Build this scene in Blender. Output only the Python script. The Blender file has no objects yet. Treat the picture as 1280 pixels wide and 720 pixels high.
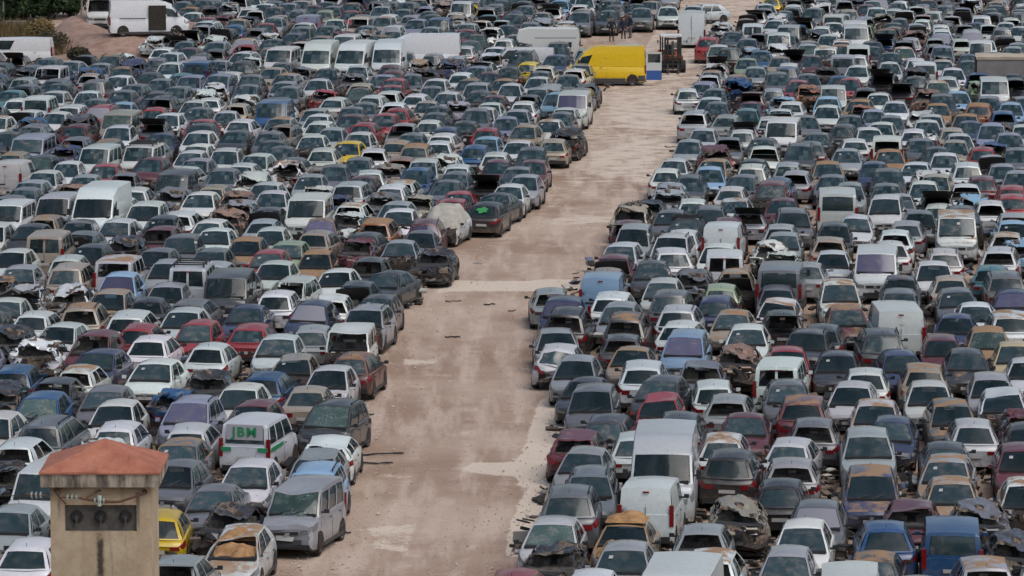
import bpy, math, random, re
import numpy as np
from mathutils import Vector, Matrix, noise
random.seed(7)
rng = np.random.default_rng(7)
SC = bpy.context.scene
COL = SC.collection
R = math.radians

# ------------------------------------------------------------------ camera, sky, sun, exposure
F_PX, PITCH, CAM_H = 5900.0, R(7.15), 25.0          # focal length in pixels of a 1280 px wide frame
cam_d = bpy.data.cameras.new('camera')
cam = bpy.data.objects.new('camera', cam_d); COL.objects.link(cam)
cam.location = (0, 0, CAM_H)
cam.rotation_euler = (R(90) - PITCH, 0, 0)
cam_d.sensor_width = 36.0
cam_d.lens = F_PX / 1280 * 36.0
cam_d.clip_start, cam_d.clip_end = 1.0, 3000.0
SC.camera = cam

SUN_EL, SUN_AZ = R(58), R(135)
world = bpy.data.worlds.new('World'); SC.world = world; world.use_nodes = True
wn = world.node_tree.nodes; wl = world.node_tree.links
sky = wn.new('ShaderNodeTexSky'); sky.sky_type = 'NISHITA'; sky.sun_disc = False
sky.sun_elevation = SUN_EL; sky.sun_rotation = SUN_AZ
sky.air_density, sky.dust_density, sky.ozone_density = 1.0, 4.0, 0.5
hsv = wn.new('ShaderNodeHueSaturation'); hsv.inputs['Saturation'].default_value = 0.85
wl.new(sky.outputs[0], hsv.inputs['Color'])
# a broken overcast: brighter and duller patches of cloud over the sky's own gradient
tcw = wn.new('ShaderNodeTexCoord'); cn = wn.new('ShaderNodeTexNoise'); cn.inputs['Scale'].default_value = 2.6; cn.inputs['Detail'].default_value = 5; cn.inputs['Roughness'].default_value = .6
wl.new(tcw.outputs['Generated'], cn.inputs['Vector'])
cr_ = wn.new('ShaderNodeMapRange'); cr_.interpolation_type = 'SMOOTHSTEP'
for k_, v_ in (('From Min', .34), ('From Max', .66), ('To Min', .40), ('To Max', 1.75)): cr_.inputs[k_].default_value = v_
wl.new(cn.outputs['Fac'], cr_.inputs['Value'])
mul = wn.new('ShaderNodeVectorMath'); mul.operation = 'SCALE'
wl.new(hsv.outputs[0], mul.inputs[0]); wl.new(cr_.outputs[0], mul.inputs['Scale'])
wl.new(mul.outputs[0], wn['Background'].inputs['Color'])
wn['Background'].inputs['Strength'].default_value = 0.115
sd = bpy.data.lights.new('sun', 'SUN'); sd.energy = 1.0; sd.angle = R(45); sd.color = (1.0, 0.98, 0.95)
sun = bpy.data.objects.new('sun', sd); COL.objects.link(sun)
# a veiled sun high to the right
sv = Vector((math.sin(SUN_AZ) * math.cos(SUN_EL), math.cos(SUN_AZ) * math.cos(SUN_EL), math.sin(SUN_EL)))
sun.rotation_euler = sv.to_track_quat('Z', 'Y').to_euler()
SC.view_settings.view_transform = 'Standard'; SC.view_settings.look = 'None'
SC.view_settings.gamma = 1.0; SC.view_settings.use_curve_mapping = False
SC.view_settings.exposure = 0.08

# ------------------------------------------------------------------ geometry of the view: a picture point to a point of the ground
CT, ST = math.cos(PITCH), math.sin(PITCH)
def unproj(px, py, z=0.0):
    u = (px - 640) / F_PX; v = (360 - py) / F_PX
    dx, dy, dz = u, CT + v * ST, -ST + v * CT
    t = (z - CAM_H) / dz
    return dx * t, dy * t
def proj(x, y, z=0.0):
    dz = z - CAM_H
    dep = y * CT - dz * ST
    up = y * ST + dz * CT
    return 640 + F_PX * x / dep, 360 - F_PX * up / dep, F_PX / dep

# ------------------------------------------------------------------ materials
def new_mat(name):
    m = bpy.data.materials.new(name); m.use_nodes = True
    nt = m.node_tree
    return m, nt, nt.nodes['Principled BSDF']
def simple(name, col, rough=0.6, metal=0.0, spec=0.5, alpha=1.0, emit=None):
    m, nt, b = new_mat(name)
    b.inputs['Base Color'].default_value = (*col, 1); b.inputs['Roughness'].default_value = rough
    b.inputs['Metallic'].default_value = metal; b.inputs['Specular IOR Level'].default_value = spec
    b.inputs['Alpha'].default_value = alpha
    return m
def N(nt, t, **kw):
    n = nt.nodes.new(t)
    for k, v in kw.items():
        if k in ('ins',):
            for a, b in v.items(): n.inputs[a].default_value = b
        else: setattr(n, k, v)
    return n
def mixc(nt, fac, a, b, blend='MIX'):
    n = nt.nodes.new('ShaderNodeMix'); n.data_type = 'RGBA'; n.blend_type = blend
    for s, v in ((0, fac), (6, a), (7, b)):
        if hasattr(v, 'is_linked'): nt.links.new(v, n.inputs[s])
        elif s == 0: n.inputs[0].default_value = v
        else: n.inputs[s].default_value = (*v, 1)
    return n.outputs[2]
def math_n(nt, op, a, b=0.0, c=None, clamp=False):
    n = nt.nodes.new('ShaderNodeMath'); n.operation = op; n.use_clamp = clamp
    for i, v in enumerate((a, b) if c is None else (a, b, c)):
        if hasattr(v, 'is_linked'): nt.links.new(v, n.inputs[i])
        else: n.inputs[i].default_value = v
    return n.outputs[0]
def noise_n(nt, vec, scale, detail=3, rough=0.55):
    n = nt.nodes.new('ShaderNodeTexNoise'); n.inputs['Scale'].default_value = scale
    n.inputs['Detail'].default_value = detail; n.inputs['Roughness'].default_value = rough
    if vec is not None: nt.links.new(vec, n.inputs['Vector'])
    return n.outputs['Fac']
def ramp(nt, fac, lo, hi):
    n = nt.nodes.new('ShaderNodeMapRange'); n.interpolation_type = 'SMOOTHSTEP'
    n.inputs['From Min'].default_value = lo; n.inputs['From Max'].default_value = hi
    nt.links.new(fac, n.inputs['Value'])
    return n.outputs[0]

def make_paint(name, attr):
    """car paint: the car's own colour (RGB) with dried flood mud lying on its upward faces (amount in A)"""
    m, nt, b = new_mat(name)
    geo = N(nt, 'ShaderNodeNewGeometry')
    if attr:
        at = N(nt, 'ShaderNodeAttribute'); at.attribute_type = 'GEOMETRY'; at.attribute_name = 'paint'
        colr, alph = at.outputs['Color'], at.outputs['Alpha']
    else:
        at = N(nt, 'ShaderNodeObjectInfo'); colr, alph = at.outputs['Color'], at.outputs['Alpha']
    pos = geo.outputs['Position']
    sx = N(nt, 'ShaderNodeSeparateXYZ'); nt.links.new(geo.outputs['Normal'], sx.inputs[0])
    up = ramp(nt, sx.outputs[2], 0.70, 0.97)
    n1 = noise_n(nt, pos, 1.3, 5, 0.65); n2 = noise_n(nt, pos, 7.0, 4, 0.6); n3 = noise_n(nt, pos, 26.0, 3)
    # thin grey-brown dust everywhere, in blotches
    dust = math_n(nt, 'MULTIPLY', ramp(nt, n2, 0.35, 0.75), 0.15)
    c1 = mixc(nt, dust, colr, (0.20, 0.17, 0.14))
    # streaks of grime low on the body
    sp = N(nt, 'ShaderNodeSeparateXYZ'); nt.links.new(pos, sp.inputs[0])
    low = math_n(nt, 'MULTIPLY', ramp(nt, sp.outputs[2], 0.75, 0.2), ramp(nt, n2, 0.3, 0.6))
    c1 = mixc(nt, math_n(nt, 'MULTIPLY', low, 0.75), c1, (0.16, 0.12, 0.09))
    # rust blooms and scuffs, different on every panel
    isl = rand_n(nt, geo, attr)
    sc_n = noise_n(nt, pos, 3.1, 5, .7)
    c1 = mixc(nt, math_n(nt, 'MULTIPLY', ramp(nt, sc_n, .62, .74), .55), c1, (.095, .075, .06))
    c1 = mixc(nt, math_n(nt, 'MULTIPLY', ramp(nt, noise_n(nt, pos, 17.0, 3), .66, .74), .5), c1, (.05, .045, .042))
    hs = N(nt, 'ShaderNodeHueSaturation'); nt.links.new(c1, hs.inputs['Color']); hs.inputs['Saturation'].default_value = 1.04
    nt.links.new(math_n(nt, 'ADD', .86, math_n(nt, 'MULTIPLY', isl, .22)), hs.inputs['Value']); c1 = hs.outputs[0]
    # mud
    thr = math_n(nt, 'SUBTRACT', 0.80, math_n(nt, 'MULTIPLY', alph, 0.42))
    mm = math_n(nt, 'ADD', math_n(nt, 'MULTIPLY', n1, 0.82), math_n(nt, 'MULTIPLY', n3, 0.18))
    d = math_n(nt, 'SUBTRACT', mm, thr)
    mud = math_n(nt, 'MULTIPLY', ramp(nt, d, -0.05, 0.07), up)
    mudc = mixc(nt, n3, (0.20, 0.118, 0.062), (0.33, 0.222, 0.135))
    c2 = mixc(nt, mud, c1, mudc)
    nt.links.new(c2, b.inputs['Base Color'])
    ro = math_n(nt, 'ADD', 0.24, math_n(nt, 'MULTIPLY', n2, 0.22))
    nt.links.new(math_n(nt, 'MAXIMUM', ro, math_n(nt, 'MULTIPLY', mud, 0.95)), b.inputs['Roughness'])
    b.inputs['Specular IOR Level'].default_value = 0.45
    nt.links.new(math_n(nt, 'MULTIPLY', math_n(nt, 'SUBTRACT', 1.0, mud, clamp=True), 0.5), b.inputs['Coat Weight'])
    b.inputs['Coat Roughness'].default_value = 0.07
    return m
def rand_n(nt, geo, attr):
    return geo.outputs['Random Per Island'] if attr else N(nt, 'ShaderNodeObjectInfo').outputs['Random']
def make_glass(name, tint, alpha, rough=0.06, crack=False, film=0.0, filmc=(0.35, 0.36, 0.42)):
    m, nt, b = new_mat(name)
    geo = N(nt, 'ShaderNodeNewGeometry'); pos = geo.outputs['Position']; rnd = rand_n(nt, geo, name.endswith('_far'))
    n = noise_n(nt, pos, 3.0, 4); big = noise_n(nt, pos, 1.1, 2)
    t2 = tuple(v * 2.2 + .018 for v in tint)
    c = mixc(nt, math_n(nt, 'MULTIPLY', rnd, rnd), tint, t2)
    f = math_n(nt, 'ADD', math_n(nt, 'MULTIPLY', ramp(nt, n, 0.42, 0.78), math_n(nt, 'MULTIPLY', ramp(nt, rnd, .35, 1.0), .75)), film, clamp=True)
    c = mixc(nt, f, c, filmc if film else (0.16, 0.15, 0.135))
    a = None
    if crack:
        v = N(nt, 'ShaderNodeTexVoronoi', feature='DISTANCE_TO_EDGE'); v.inputs['Scale'].default_value = 9.0
        nt.links.new(pos, v.inputs['Vector'])
        cr = math_n(nt, 'MULTIPLY', ramp(nt, v.outputs['Distance'], 0.06, 0.0), ramp(nt, noise_n(nt, pos, 1.3), 0.45, 0.62))
        c = mixc(nt, math_n(nt, 'MULTIPLY', cr, 0.6), c, (0.28, 0.34, 0.33))
        c = mixc(nt, math_n(nt, 'MULTIPLY', ramp(nt, n, .5, .7), .35), c, (.16, .20, .19))
    nt.links.new(c, b.inputs['Base Color'])
    nt.links.new(math_n(nt, 'ADD', rough, math_n(nt, 'MULTIPLY', f, .5)), b.inputs['Roughness']); b.inputs['Specular IOR Level'].default_value = 0.6
    if alpha < 1:
        nt.links.new(math_n(nt, 'ADD', alpha, math_n(nt, 'MULTIPLY', rnd, .97 - alpha)), b.inputs['Alpha'])
    bu = N(nt, 'ShaderNodeBump'); bu.inputs['Strength'].default_value = .12; bu.inputs['Distance'].default_value = .05
    nt.links.new(big, bu.inputs['Height']); nt.links.new(bu.outputs[0], b.inputs['Normal'])
    return m
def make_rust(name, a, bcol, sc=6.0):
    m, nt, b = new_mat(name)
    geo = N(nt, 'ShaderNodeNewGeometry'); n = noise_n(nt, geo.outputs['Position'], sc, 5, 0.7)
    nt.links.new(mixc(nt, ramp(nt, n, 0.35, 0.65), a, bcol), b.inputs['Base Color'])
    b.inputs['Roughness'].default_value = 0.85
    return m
M = {
 'paint': make_paint('car_paint', False), 'paintA': make_paint('car_paint_far', True),
 'glass': make_glass('car_glass', (0.006, 0.020, 0.025), 0.55),
 'glassA': make_glass('car_glass_far', (0.008, 0.023, 0.028), 1.0),
 'lav': make_glass('lavender_glass', (0.045, 0.045, 0.085), 0.97, 0.10),
 'fog': make_glass('foggy_glass', (0.10, 0.10, 0.12), 1.0, 0.25, film=0.35),
 'crack': make_glass('cracked_glass', (0.022, 0.045, 0.042), 0.92, 0.12, crack=True),
 'dark': simple('black_plastic', (0.018, 0.018, 0.019), 0.55),
 'trim': simple('grey_plastic', (0.05, 0.05, 0.052), 0.6),
 'hole': make_rust('burnt_inside', (0.012, 0.011, 0.010), (0.045, 0.034, 0.026), 9),  # near-black: shade inside openings put into the colour; dark scrap bits too
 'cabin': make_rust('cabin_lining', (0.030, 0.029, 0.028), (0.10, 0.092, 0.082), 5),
 'tyre': simple('tyre_rubber', (0.022, 0.021, 0.020), 0.85),
 'rim': simple('wheel_alloy', (0.30, 0.30, 0.31), 0.4, 0.5),
 'lamp': simple('clear_lamp', (0.17, 0.18, 0.185), 0.08),
 'red': simple('red_lamp', (0.17, 0.009, 0.011), 0.12),
 'plate': simple('number_plate', (0.38, 0.38, 0.37), 0.5),
 'junk': make_rust('scrap_metal', (0.05, 0.04, 0.035), (0.20, 0.15, 0.11), 12),
 'tarp': make_rust('tarpaulin', (0.30, 0.29, 0.25), (0.40, 0.39, 0.35), 3),
 'green': simple('green_lettering', (0.015, 0.22, 0.09), 0.5),
 'lime': simple('green_splash', (0.02, 0.22, 0.055), 0.6),
 'cream': simple('insulation', (0.35, 0.30, 0.20), 0.9),
}
M['mud'] = make_rust('dry_mud', (0.25, 0.13, 0.05), (0.38, 0.23, 0.11), 5)
MIDX = list(M)
M['paleg'] = simple('pale_green_paper', (.20, .42, .36), .6); M['yellowp'] = simple('yellow_paper', (.45, .38, .10), .6)
M['fogp'] = simple('pale_window_film', (.36, .35, .38), .5)
M['BLUEP'] = simple('blue_door_panel', (.03, .09, .30), .4); M['LPAINT'] = simple('pale_door_panel', (.50, .54, .53), .4)
DATA = """
T 0 576 5
235 74 kWHF|60 328 cLGF|155 566 cWHR|10 60 cBKFxw|1105 40 cGYF|975 372 cYERy5|1130 618 cLGRow
T 256 576 5
250 57 cWHF|45 172 sGYF|180 492 cWHFmdw|190 315 cBKFxw|530 197 kLGFdgy-7|700 60 mLBF
T 608 576 5
650 86 eGYF|510 236 uGYR|415 386 cWHFg|400 590 cBKFbx|180 730 cRDR|870 388 cBGFM|860 568 cLGF|1020 195 kWHRn|650 765 cWHF
T 816 576 5
140 850 vWHF|455 -22 uBKR|315 425 cLGRw|520 310 cBGFxb|800 165 cBKR|1035 242 cGYFf|945 440 cWHF|840 596 hLGF|370 648 cWHRmw|865 36 cLGRw
T 1024 576 5
220 692 kWHRn|325 96 mNBFm|570 258 cDRFdw|410 468 cBLR|910 440 kBLR|830 166 cBGFm|800 16 cLGFm|1000 292 cGYFxb|1290 160 cWHFmb|990 685 mLGRmw|760 728 sLGF|1150 490 cDGFxb|1330 640 cWHF|355 592 cDGRm
T 0 432 5
60 168 hBLR|250 8 cWHRwx|622 52 cNBF|478 162 hWHRmw|890 153 hLBR|1035 57 cWHF|285 252 cDGFw|665 242 cGYF|345 302 cBLFg|780 335 cWHF|1085 278 hBLRxw|1192 350 mLVFl|310 478 mGYR|755 498 hWHR|152 606 hWHRw|630 592 cWHFx|1185 516 cWHR|1108 632 cGYFm|-10 430 cWHF|10 255 cBKFx
T 256 432 5
175 38 cDGF|540 102 cBGFdb|895 112 cDRRmy-3|375 180 cBLR|775 150 cWHF|60 140 cBKFx|215 286 cWHF|620 317 sBGR|315 374 cDRF|290 457 kWHRjy-6|780 386 mDGFgy-5|755 604 cWHRdw|680 712 cLGFd
T 608 432 5
445 26 cWHRb|565 122 cLGF|640 228 sDGF|665 290 mGYF|890 50 sBGFm|935 142 uWHR|1092 237 cDGF|1090 332 hRDFd|1200 442 cDGR|745 484 cDGR|575 540 cDRRdw|615 655 cLGF|945 560 cWHR|1140 690 vWHF
T 816 432 5
290 168 cGYFdw|530 60 cWBFxb|800 130 kWHRhw|880 40 cRDF|1110 66 cDGF|360 300 hWHR|475 350 cLGRw|598 436 sDRF|925 350 uDRRm|1028 513 cGYRw|435 593 cWHRm|838 646 cWHR|835 275 cGYF
T 1024 432 5
290 165 cWHR|510 76 cNBF|645 190 uBGRm|930 58 cDGF|1075 190 eLGF|210 262 cWHF|680 287 cWHF|360 380 cWHFm|825 376 cGYFm|1150 305 cWHFdb|450 466 cNBF|280 527 uLGF|790 622 sDGR|1290 425 sDRFx|1270 505 cBKF|1000 562 cWHR|1300 90 cWHF|1255 605 cDRF
T 0 324 6.667
190 56 cLGF|545 12 hWHR|615 72 mBGR|940 30 kWHRmw|990 160 cLBFl|40 180 cBKFxm|260 265 cLGFox|530 255 cWHFxb|795 287 cBGFm|610 440 uBGRmw|95 363 cWHF|325 500 cWHR|530 548 cWHF|930 495 eWHR|1050 410 sDGR|1120 592 hRDR|755 640 cDRFw|1235 690 cWHR|10 470 cBKF|60 600 cBKFx
T 176 324 6.667
190 22 cLGF|310 162 kWHRhk|680 2 cLGRw|820 118 cGYFmb|1110 55 cWHF|95 326 cLGF|310 430 cGYR|305 487 cWHF|575 266 pDGF|870 402 sNBF|1100 340 hWHR|440 580 hRDF|960 515 sGYRy-24|900 602 cLGFb|130 712 cWHR|620 692 cWHR|1085 656 cWHF
T 352 324 6.667
140 105 mWHFdwy-6|500 76 cWHF|740 10 cDGFw|900 102 sDGFy-12|655 176 cDGFo|375 350 hWHRdw|690 430 uLGFb|200 445 cNBFf|500 600 kWHFdwb|230 610 cLGR
T 640 324 6.667
800 118 sBGR|850 30 cDRFo|370 292 cLGRwy6|420 335 mNBFl|450 500 uBKRw|370 605 cLGF|815 340 eWHR|670 200 kLBRn|900 395 cLGF|960 512 uDGRmw|915 638 cDGRw
T 800 324 6.667
195 68 cDGF|195 186 cWHF|680 15 kWHRhw|670 150 cBGFomw|670 237 hGNR|430 110 cGYFx|240 345 mGYR|280 462 uWHR|390 535 cWHR|610 365 cNBR|750 436 cBGFm|1130 125 pGYR|1140 262 cGYF|1160 335 cWHFmd|1190 420 hBKRo|905 535 cWHF|385 612 mLBFl
T 960 324 6.667
325 95 sLGR|880 -35 pWHFl|595 208 mWHFm|655 432 cDRFm|1095 206 cDGF|1095 294 cGYF|1140 405 cGYR|1060 465 pWHRna|450 577 cDGR|320 650 uDGF|930 672 uDGR
T 1088 324 6.667
530 66 cWHF|690 183 sBGR|1000 145 hTQR|1130 210 uGYR|730 290 cGYF|880 402 sWHF|1190 275 cNBFl|715 495 cNBF|1160 505 uWHRm|900 622 cBGFMg|680 666 hDRF|1190 705 cCRF
T 0 230 6.667
140 80 cGYF|75 170 kWHF|45 352 cWHF|400 152 kWHF|395 263 cBGRmw|510 110 cORFx|770 174 vWHF|1140 181 mWHF|925 320 cWHF|260 362 cDGF|365 457 kBGRh|660 410 cGYFob|820 482 cDGF|1090 410 cBKFx|1230 300 cDGF|130 562 cWHF|740 295 cGYFb
T 176 230 6.667
60 72 cWHR|190 50 cGYFx|440 76 cWHF|600 22 cBGR|540 167 cLGF|345 226 cWHRw|800 60 cWBFx|860 168 cLGFx|750 262 cWBFxb|1010 36 cWHF|1190 142 pWHF|1110 220 cDGFo|570 335 cWHR|190 352 cDRFw|985 345 sLGR|615 393 cWHF|1050 413 cWHF|370 433 mGYF|870 475 cGYFM|135 558 cGYF|590 546 cGYF|1020 600 cRDF|1238 480 cGNF
T 352 230 6.667
250 30 cWHFx|635 48 uLGR|440 110 hNBFx|480 196 cWHRmw|955 8 cWHR|910 70 cGYFx|1060 90 cBGFx|910 215 cLGF|960 266 cWHF|730 335 uORRMw|320 332 cNBFml|270 442 cBGR|530 290 cWHFx|660 457 cDGR|1160 340 mDRRl|290 580 cDGFM|600 520 cDRFx|1110 467 sGYF|1010 536 cLGFb|1200 560 cBKFx|730 640 cDGFw
T 512 230 6.667
370 62 cRDF|230 138 cRDF|330 195 cWHFby-6t|590 176 cBKRsy-4|725 82 sDGFby-8|840 10 cWHF
T 736 230 6.667
690 20 cLGFx|510 100 cDGFx|440 170 mBGFxw|370 373 mLGF|265 542 cWHF|870 140 cWHR|740 190 cGYF|910 222 eGYF|810 312 cDGFk|790 405 cWHR|690 456 mWHF|1210 130 cWHFmd|1170 305 cDRFo|1110 370 kWHRn|1080 530 cWHF
T 912 230 6.667
640 70 cWHFx|890 118 pWHR|440 140 cDRF|430 200 cGYF|180 250 cLGRo|560 296 cDGF|1050 286 cWHF|870 373 cDGF|430 340 cLGR|455 411 cLGF|820 480 cBGRw|350 510 cWHFxb|430 600 cWHFx|880 599 cWHF
T 1088 230 6.667
405 42 cWHF|285 100 sLGF|135 136 mWHF|575 186 cWHR|660 85 cBKRo|800 42 cWHFw|850 110 cLBRx|1050 126 cRDR|1190 82 cRDR|1000 190 cWHRw|1190 226 cLGRw|1190 322 cLBF|410 252 cGYF|310 322 cLGR|720 290 pWHFm|210 402 cWHRw|160 516 cWHR|1130 396 cWHRmw|615 585 eWHR|1090 570 uWHRw|1250 480 cLBFx
T 0 110 5
710 166 pBGFg|875 364 kWHFk|600 386 kWHF|400 493 cWHF|265 536 cWHF|185 586 cLGF|555 556 cLGF|185 319 pLVF|650 490 cRDF|955 141 cRDR|1060 166 cWHF|1230 216 cRDF|595 72 cGYF|330 166 cWHF|490 256 cDRR|450 330 cGYRw|40 480 kWHRn|200 190 cBLFx|330 32 cWHF|90 76 cWHR|1020 580 kDGF|900 661 cWHR|350 372 cNBFx|1000 286 cNBF|940 456 cDRF|1195 386 cWHF|1165 506 cWHRw|110 402 cBGRm|200 250 cGYR|1220 462 cLGF|760 600 cWHFx|480 610 cWBFx|95 660 cGYF|1000 72 uDGRo|1230 82 cWHF|1220 142 cGYF
T 240 110 5
520 86 pBLF|825 20 cRDFx|885 76 cWHR|1150 51 cWHR|505 131 cWHF|560 186 cLGFm|290 221 cWHR|270 116 cBGRw|65 86 cWHR|765 136 cLGF|780 191 cWHF|795 233 cWHR|1000 130 cGYF|1130 110 cGYF|1220 161 cRDF|990 171 cDRF|1070 226 cRDR|250 276 cDGF|480 291 cGYF|490 346 cDGF|745 306 cWHFb|860 271 cLGF|975 351 cYEF|1040 301 cWHF|205 405 mWHF|535 396 cDGF|815 396 cWHR|1105 401 cWHRw|565 490 mWHRxmw|735 561 cLGF|870 521 cGYF|1040 451 cGYF|1130 511 cWHR|265 516 cWHR|340 451 cWHF|140 551 cGYF|130 616 cBGR|440 636 cWHF|1030 591 cDRF|1250 480 cBGFx|30 391 cWHF|60 291 cWHF|80 231 cDGF
T 480 110 5
75 31 cWHRw|205 51 cWHR|340 41 cWHF|60 111 cWHRw|60 161 cRDR|185 101 cBGF|330 131 cDGF|425 111 cLGFx|590 36 cDGR|670 71 cDRF|650 106 cWHF|610 141 cWHF|865 101 cWHR|830 151 cLGF|930 56 cDGFw|1030 40 mLBF|1165 57 pWHFl|1130 131 cWHF|1110 161 cGYF|130 236 cLGFw|285 211 cWHR|300 181 cDGF|550 171 uGYF|510 211 cBKR|760 201 cLVF|640 256 cRDR|385 256 cNBR|180 281 cGYF|90 331 cBGRm|880 251 cBGFm|1040 196 cWHFm|1130 280 mBKRx|1030 331 cBGR|860 336 cWHF|350 322 cWHR|320 366 cWHR|565 376 cBLR|630 331 cLBF|150 411 uBGRM|380 430 cWHFx|690 426 cWHR|920 391 mDGF|650 476 cDRF|870 476 cDRF|215 482 mWHF|490 511 cWHR|200 541 cBLF|450 556 cGYF|410 591 sGYF|85 606 cWHRwm|820 526 cGYF|780 572 cLGF|690 592 cBKRo|70 471 cWBRw
T 790 110 5
365 21 hWHR|490 63 cWHF|490 21 cGYF|530 101 cGYFb|745 46 mDRRo|740 101 cDRF|715 146 cTQF|430 166 uLGRw|555 191 cLGR|940 60 cLBFx|1005 106 cWHR|1100 16 cORFx|1180 86 cWHFm|1220 121 cWHF|945 216 pWHF|690 241 cLGRo|690 291 cWHR|445 266 cWHF|610 326 cGYFw|510 386 uDRRxw|800 330 cBKFx|880 316 cLVF|825 381 cWHFw|780 416 cWHRw|1130 201 uDRR|1080 201 cGYF|1150 291 cGYFb|1045 381 mDGF|250 486 cWHF|490 506 cBGFm|755 491 uWHR|760 451 cDGF|190 556 cWHR|345 581 eDGF|490 551 cLBF|635 586 cWHR|240 600 cLGFx|910 591 cBLR|1040 546 cLGRw|1220 491 cBGFM|1240 526 cGYF|1210 601 cGYF|760 551 cGYF
T 1024 110 5
80 26 kWHF|370 56 cWHF|230 91 cBGFM|290 111 cORFx|465 91 cWHF|70 121 cWHF|80 151 cGYF|770 61 mDGF|740 106 cWBFM|690 20 cWBFx|880 41 cLBF|1000 111 uORRM|1040 61 cGYF|1200 111 cLBF|1150 166 cBLRw|920 181 cBGFM|390 223 cWHF|640 151 cWHRwx|700 191 cWHF|675 233 cWHF|560 266 cWHR|950 236 cNBF|1100 256 mLVF|1240 251 cWHF|905 306 cWHF|830 281 cBGR|1190 306 cLVF|460 331 kWHRw|440 400 cORFM|230 341 cWHR|310 281 cWHF|210 376 cWHF|170 406 cLGF|785 411 cWHF|1020 386 cRDR|1100 351 cBLFx|1080 440 cLGFo|1240 401 cGYF|605 481 cWHF|650 331 cGYF|790 341 cBGF|740 381 cDGF|430 521 mDGF|330 481 cNBF|680 521 cWHRx|730 561 cBGF|940 501 mWHR|1130 491 cLGF|1230 521 cLGF|1030 581 cDRR|130 521 cGYRo|140 591 cLGF|345 616 cGYF|70 481 cBGFM|140 241 cDGR|220 201 cDGF|450 191 cGYF|340 161 cLVF
T 0 0 5
310 427 kWHFw|530 436 cBLFx|745 481 cWHF|580 521 mGYR|830 541 cGYF|915 466 cDGR|1060 411 cWHF|1020 311 cWHR|960 241 cWHRx|1150 271 cGYF|1160 311 cDRF|1060 341 cWHF|1230 481 mLVF|1100 551 cGYF|1060 501 cGYF|1200 91 cWHF|1180 51 cORFm|1130 21 cGYF|950 11 cLBF
T 240 0 5
80 121 cRDF|280 131 cBGFm|510 121 cLGF|715 106 kLVRn|690 161 cWHF|890 131 cWHF|545 311 pWHF|780 316 vWHF|1020 316 vWHF|1200 310 vWHF|470 216 cWHRx|930 200 cDRFx|330 291 cRDRw|150 271 cLGF|570 31 cLVF|480 31 cWHF|350 61 cWHR|770 41 cDRF|985 81 cRDF|1080 171 cGYF|850 51 cGYF|1065 101 cGYF|1180 51 cLGF|1220 101 cWHR|370 361 cWHFx|500 431 cBGF|720 431 cGYFx|840 441 cBKF|1000 431 cWHF|1210 431 cDRR|230 461 cWHR|90 481 mLVF|330 491 cGYF|560 521 cLGF|780 501 cWHF|600 551 cGYF|350 546 cGYF|1060 531 cBGRw|1230 521 cRDF|1150 501 cLVF
T 480 0 5
200 131 cLVF|290 181 cLGF|505 191 cRDF|650 101 cTQFo|760 171 cDGF|960 176 cBLFb|1130 141 cWHR|530 31 cYEFx|690 41 cGYR|880 41 cGYF|1050 61 cWHRo|1100 11 cLBF|1230 91 uGYF|680 311 cWHF|480 471 cWHR|650 471 cDRF|740 511 cGYFm|1000 491 cWHF|1110 481 cGYF|320 511 cWHF|570 531 mLGF|60 441 cDRR|60 531 cRDF|790 541 cWHF|900 400 hYER|250 430 cBKFx
T 690 0 5
725 46 uWHF|880 36 uWHF|560 61 uGYF|345 81 uDGF|350 16 uDGF|190 71 cBGF|865 115 vWHRn|975 251 uRDR|1130 201 cDGF|1105 321 uBKR|1215 371 cGNF|1250 166 kWHRh|1220 251 cGYF|1050 150 cWHFx|210 311 cLGF|460 290 kWHF|920 34 cWHFy-60
T 830 0 5
670 5 cYER|695 131 cWHF|860 166 cBLFo|955 181 cWHR|1190 166 pWHF|1040 231 cWHF|1110 261 cWHRm|710 281 cWHFx|725 371 cBGF|780 396 cWHR|920 366 cDRF|1010 420 cBKFx|570 421 cLGF|460 481 cBGFm|700 491 mGYF|900 471 cGYF|830 531 cRDF
T 1024 0 5
1095 506 pWHF|215 168 pWHF|1010 276 kWHF|770 301 mLVF|300 41 cDRF|490 31 cGYF|410 481 uBKRo|400 101 cBGFx|600 201 cWBFx|240 421 cWHF|440 411 cWHF|870 441 cWHF|600 381 cWHR|800 501 cWHR|130 291 cORFm|190 511 cRDF
"""

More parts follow.
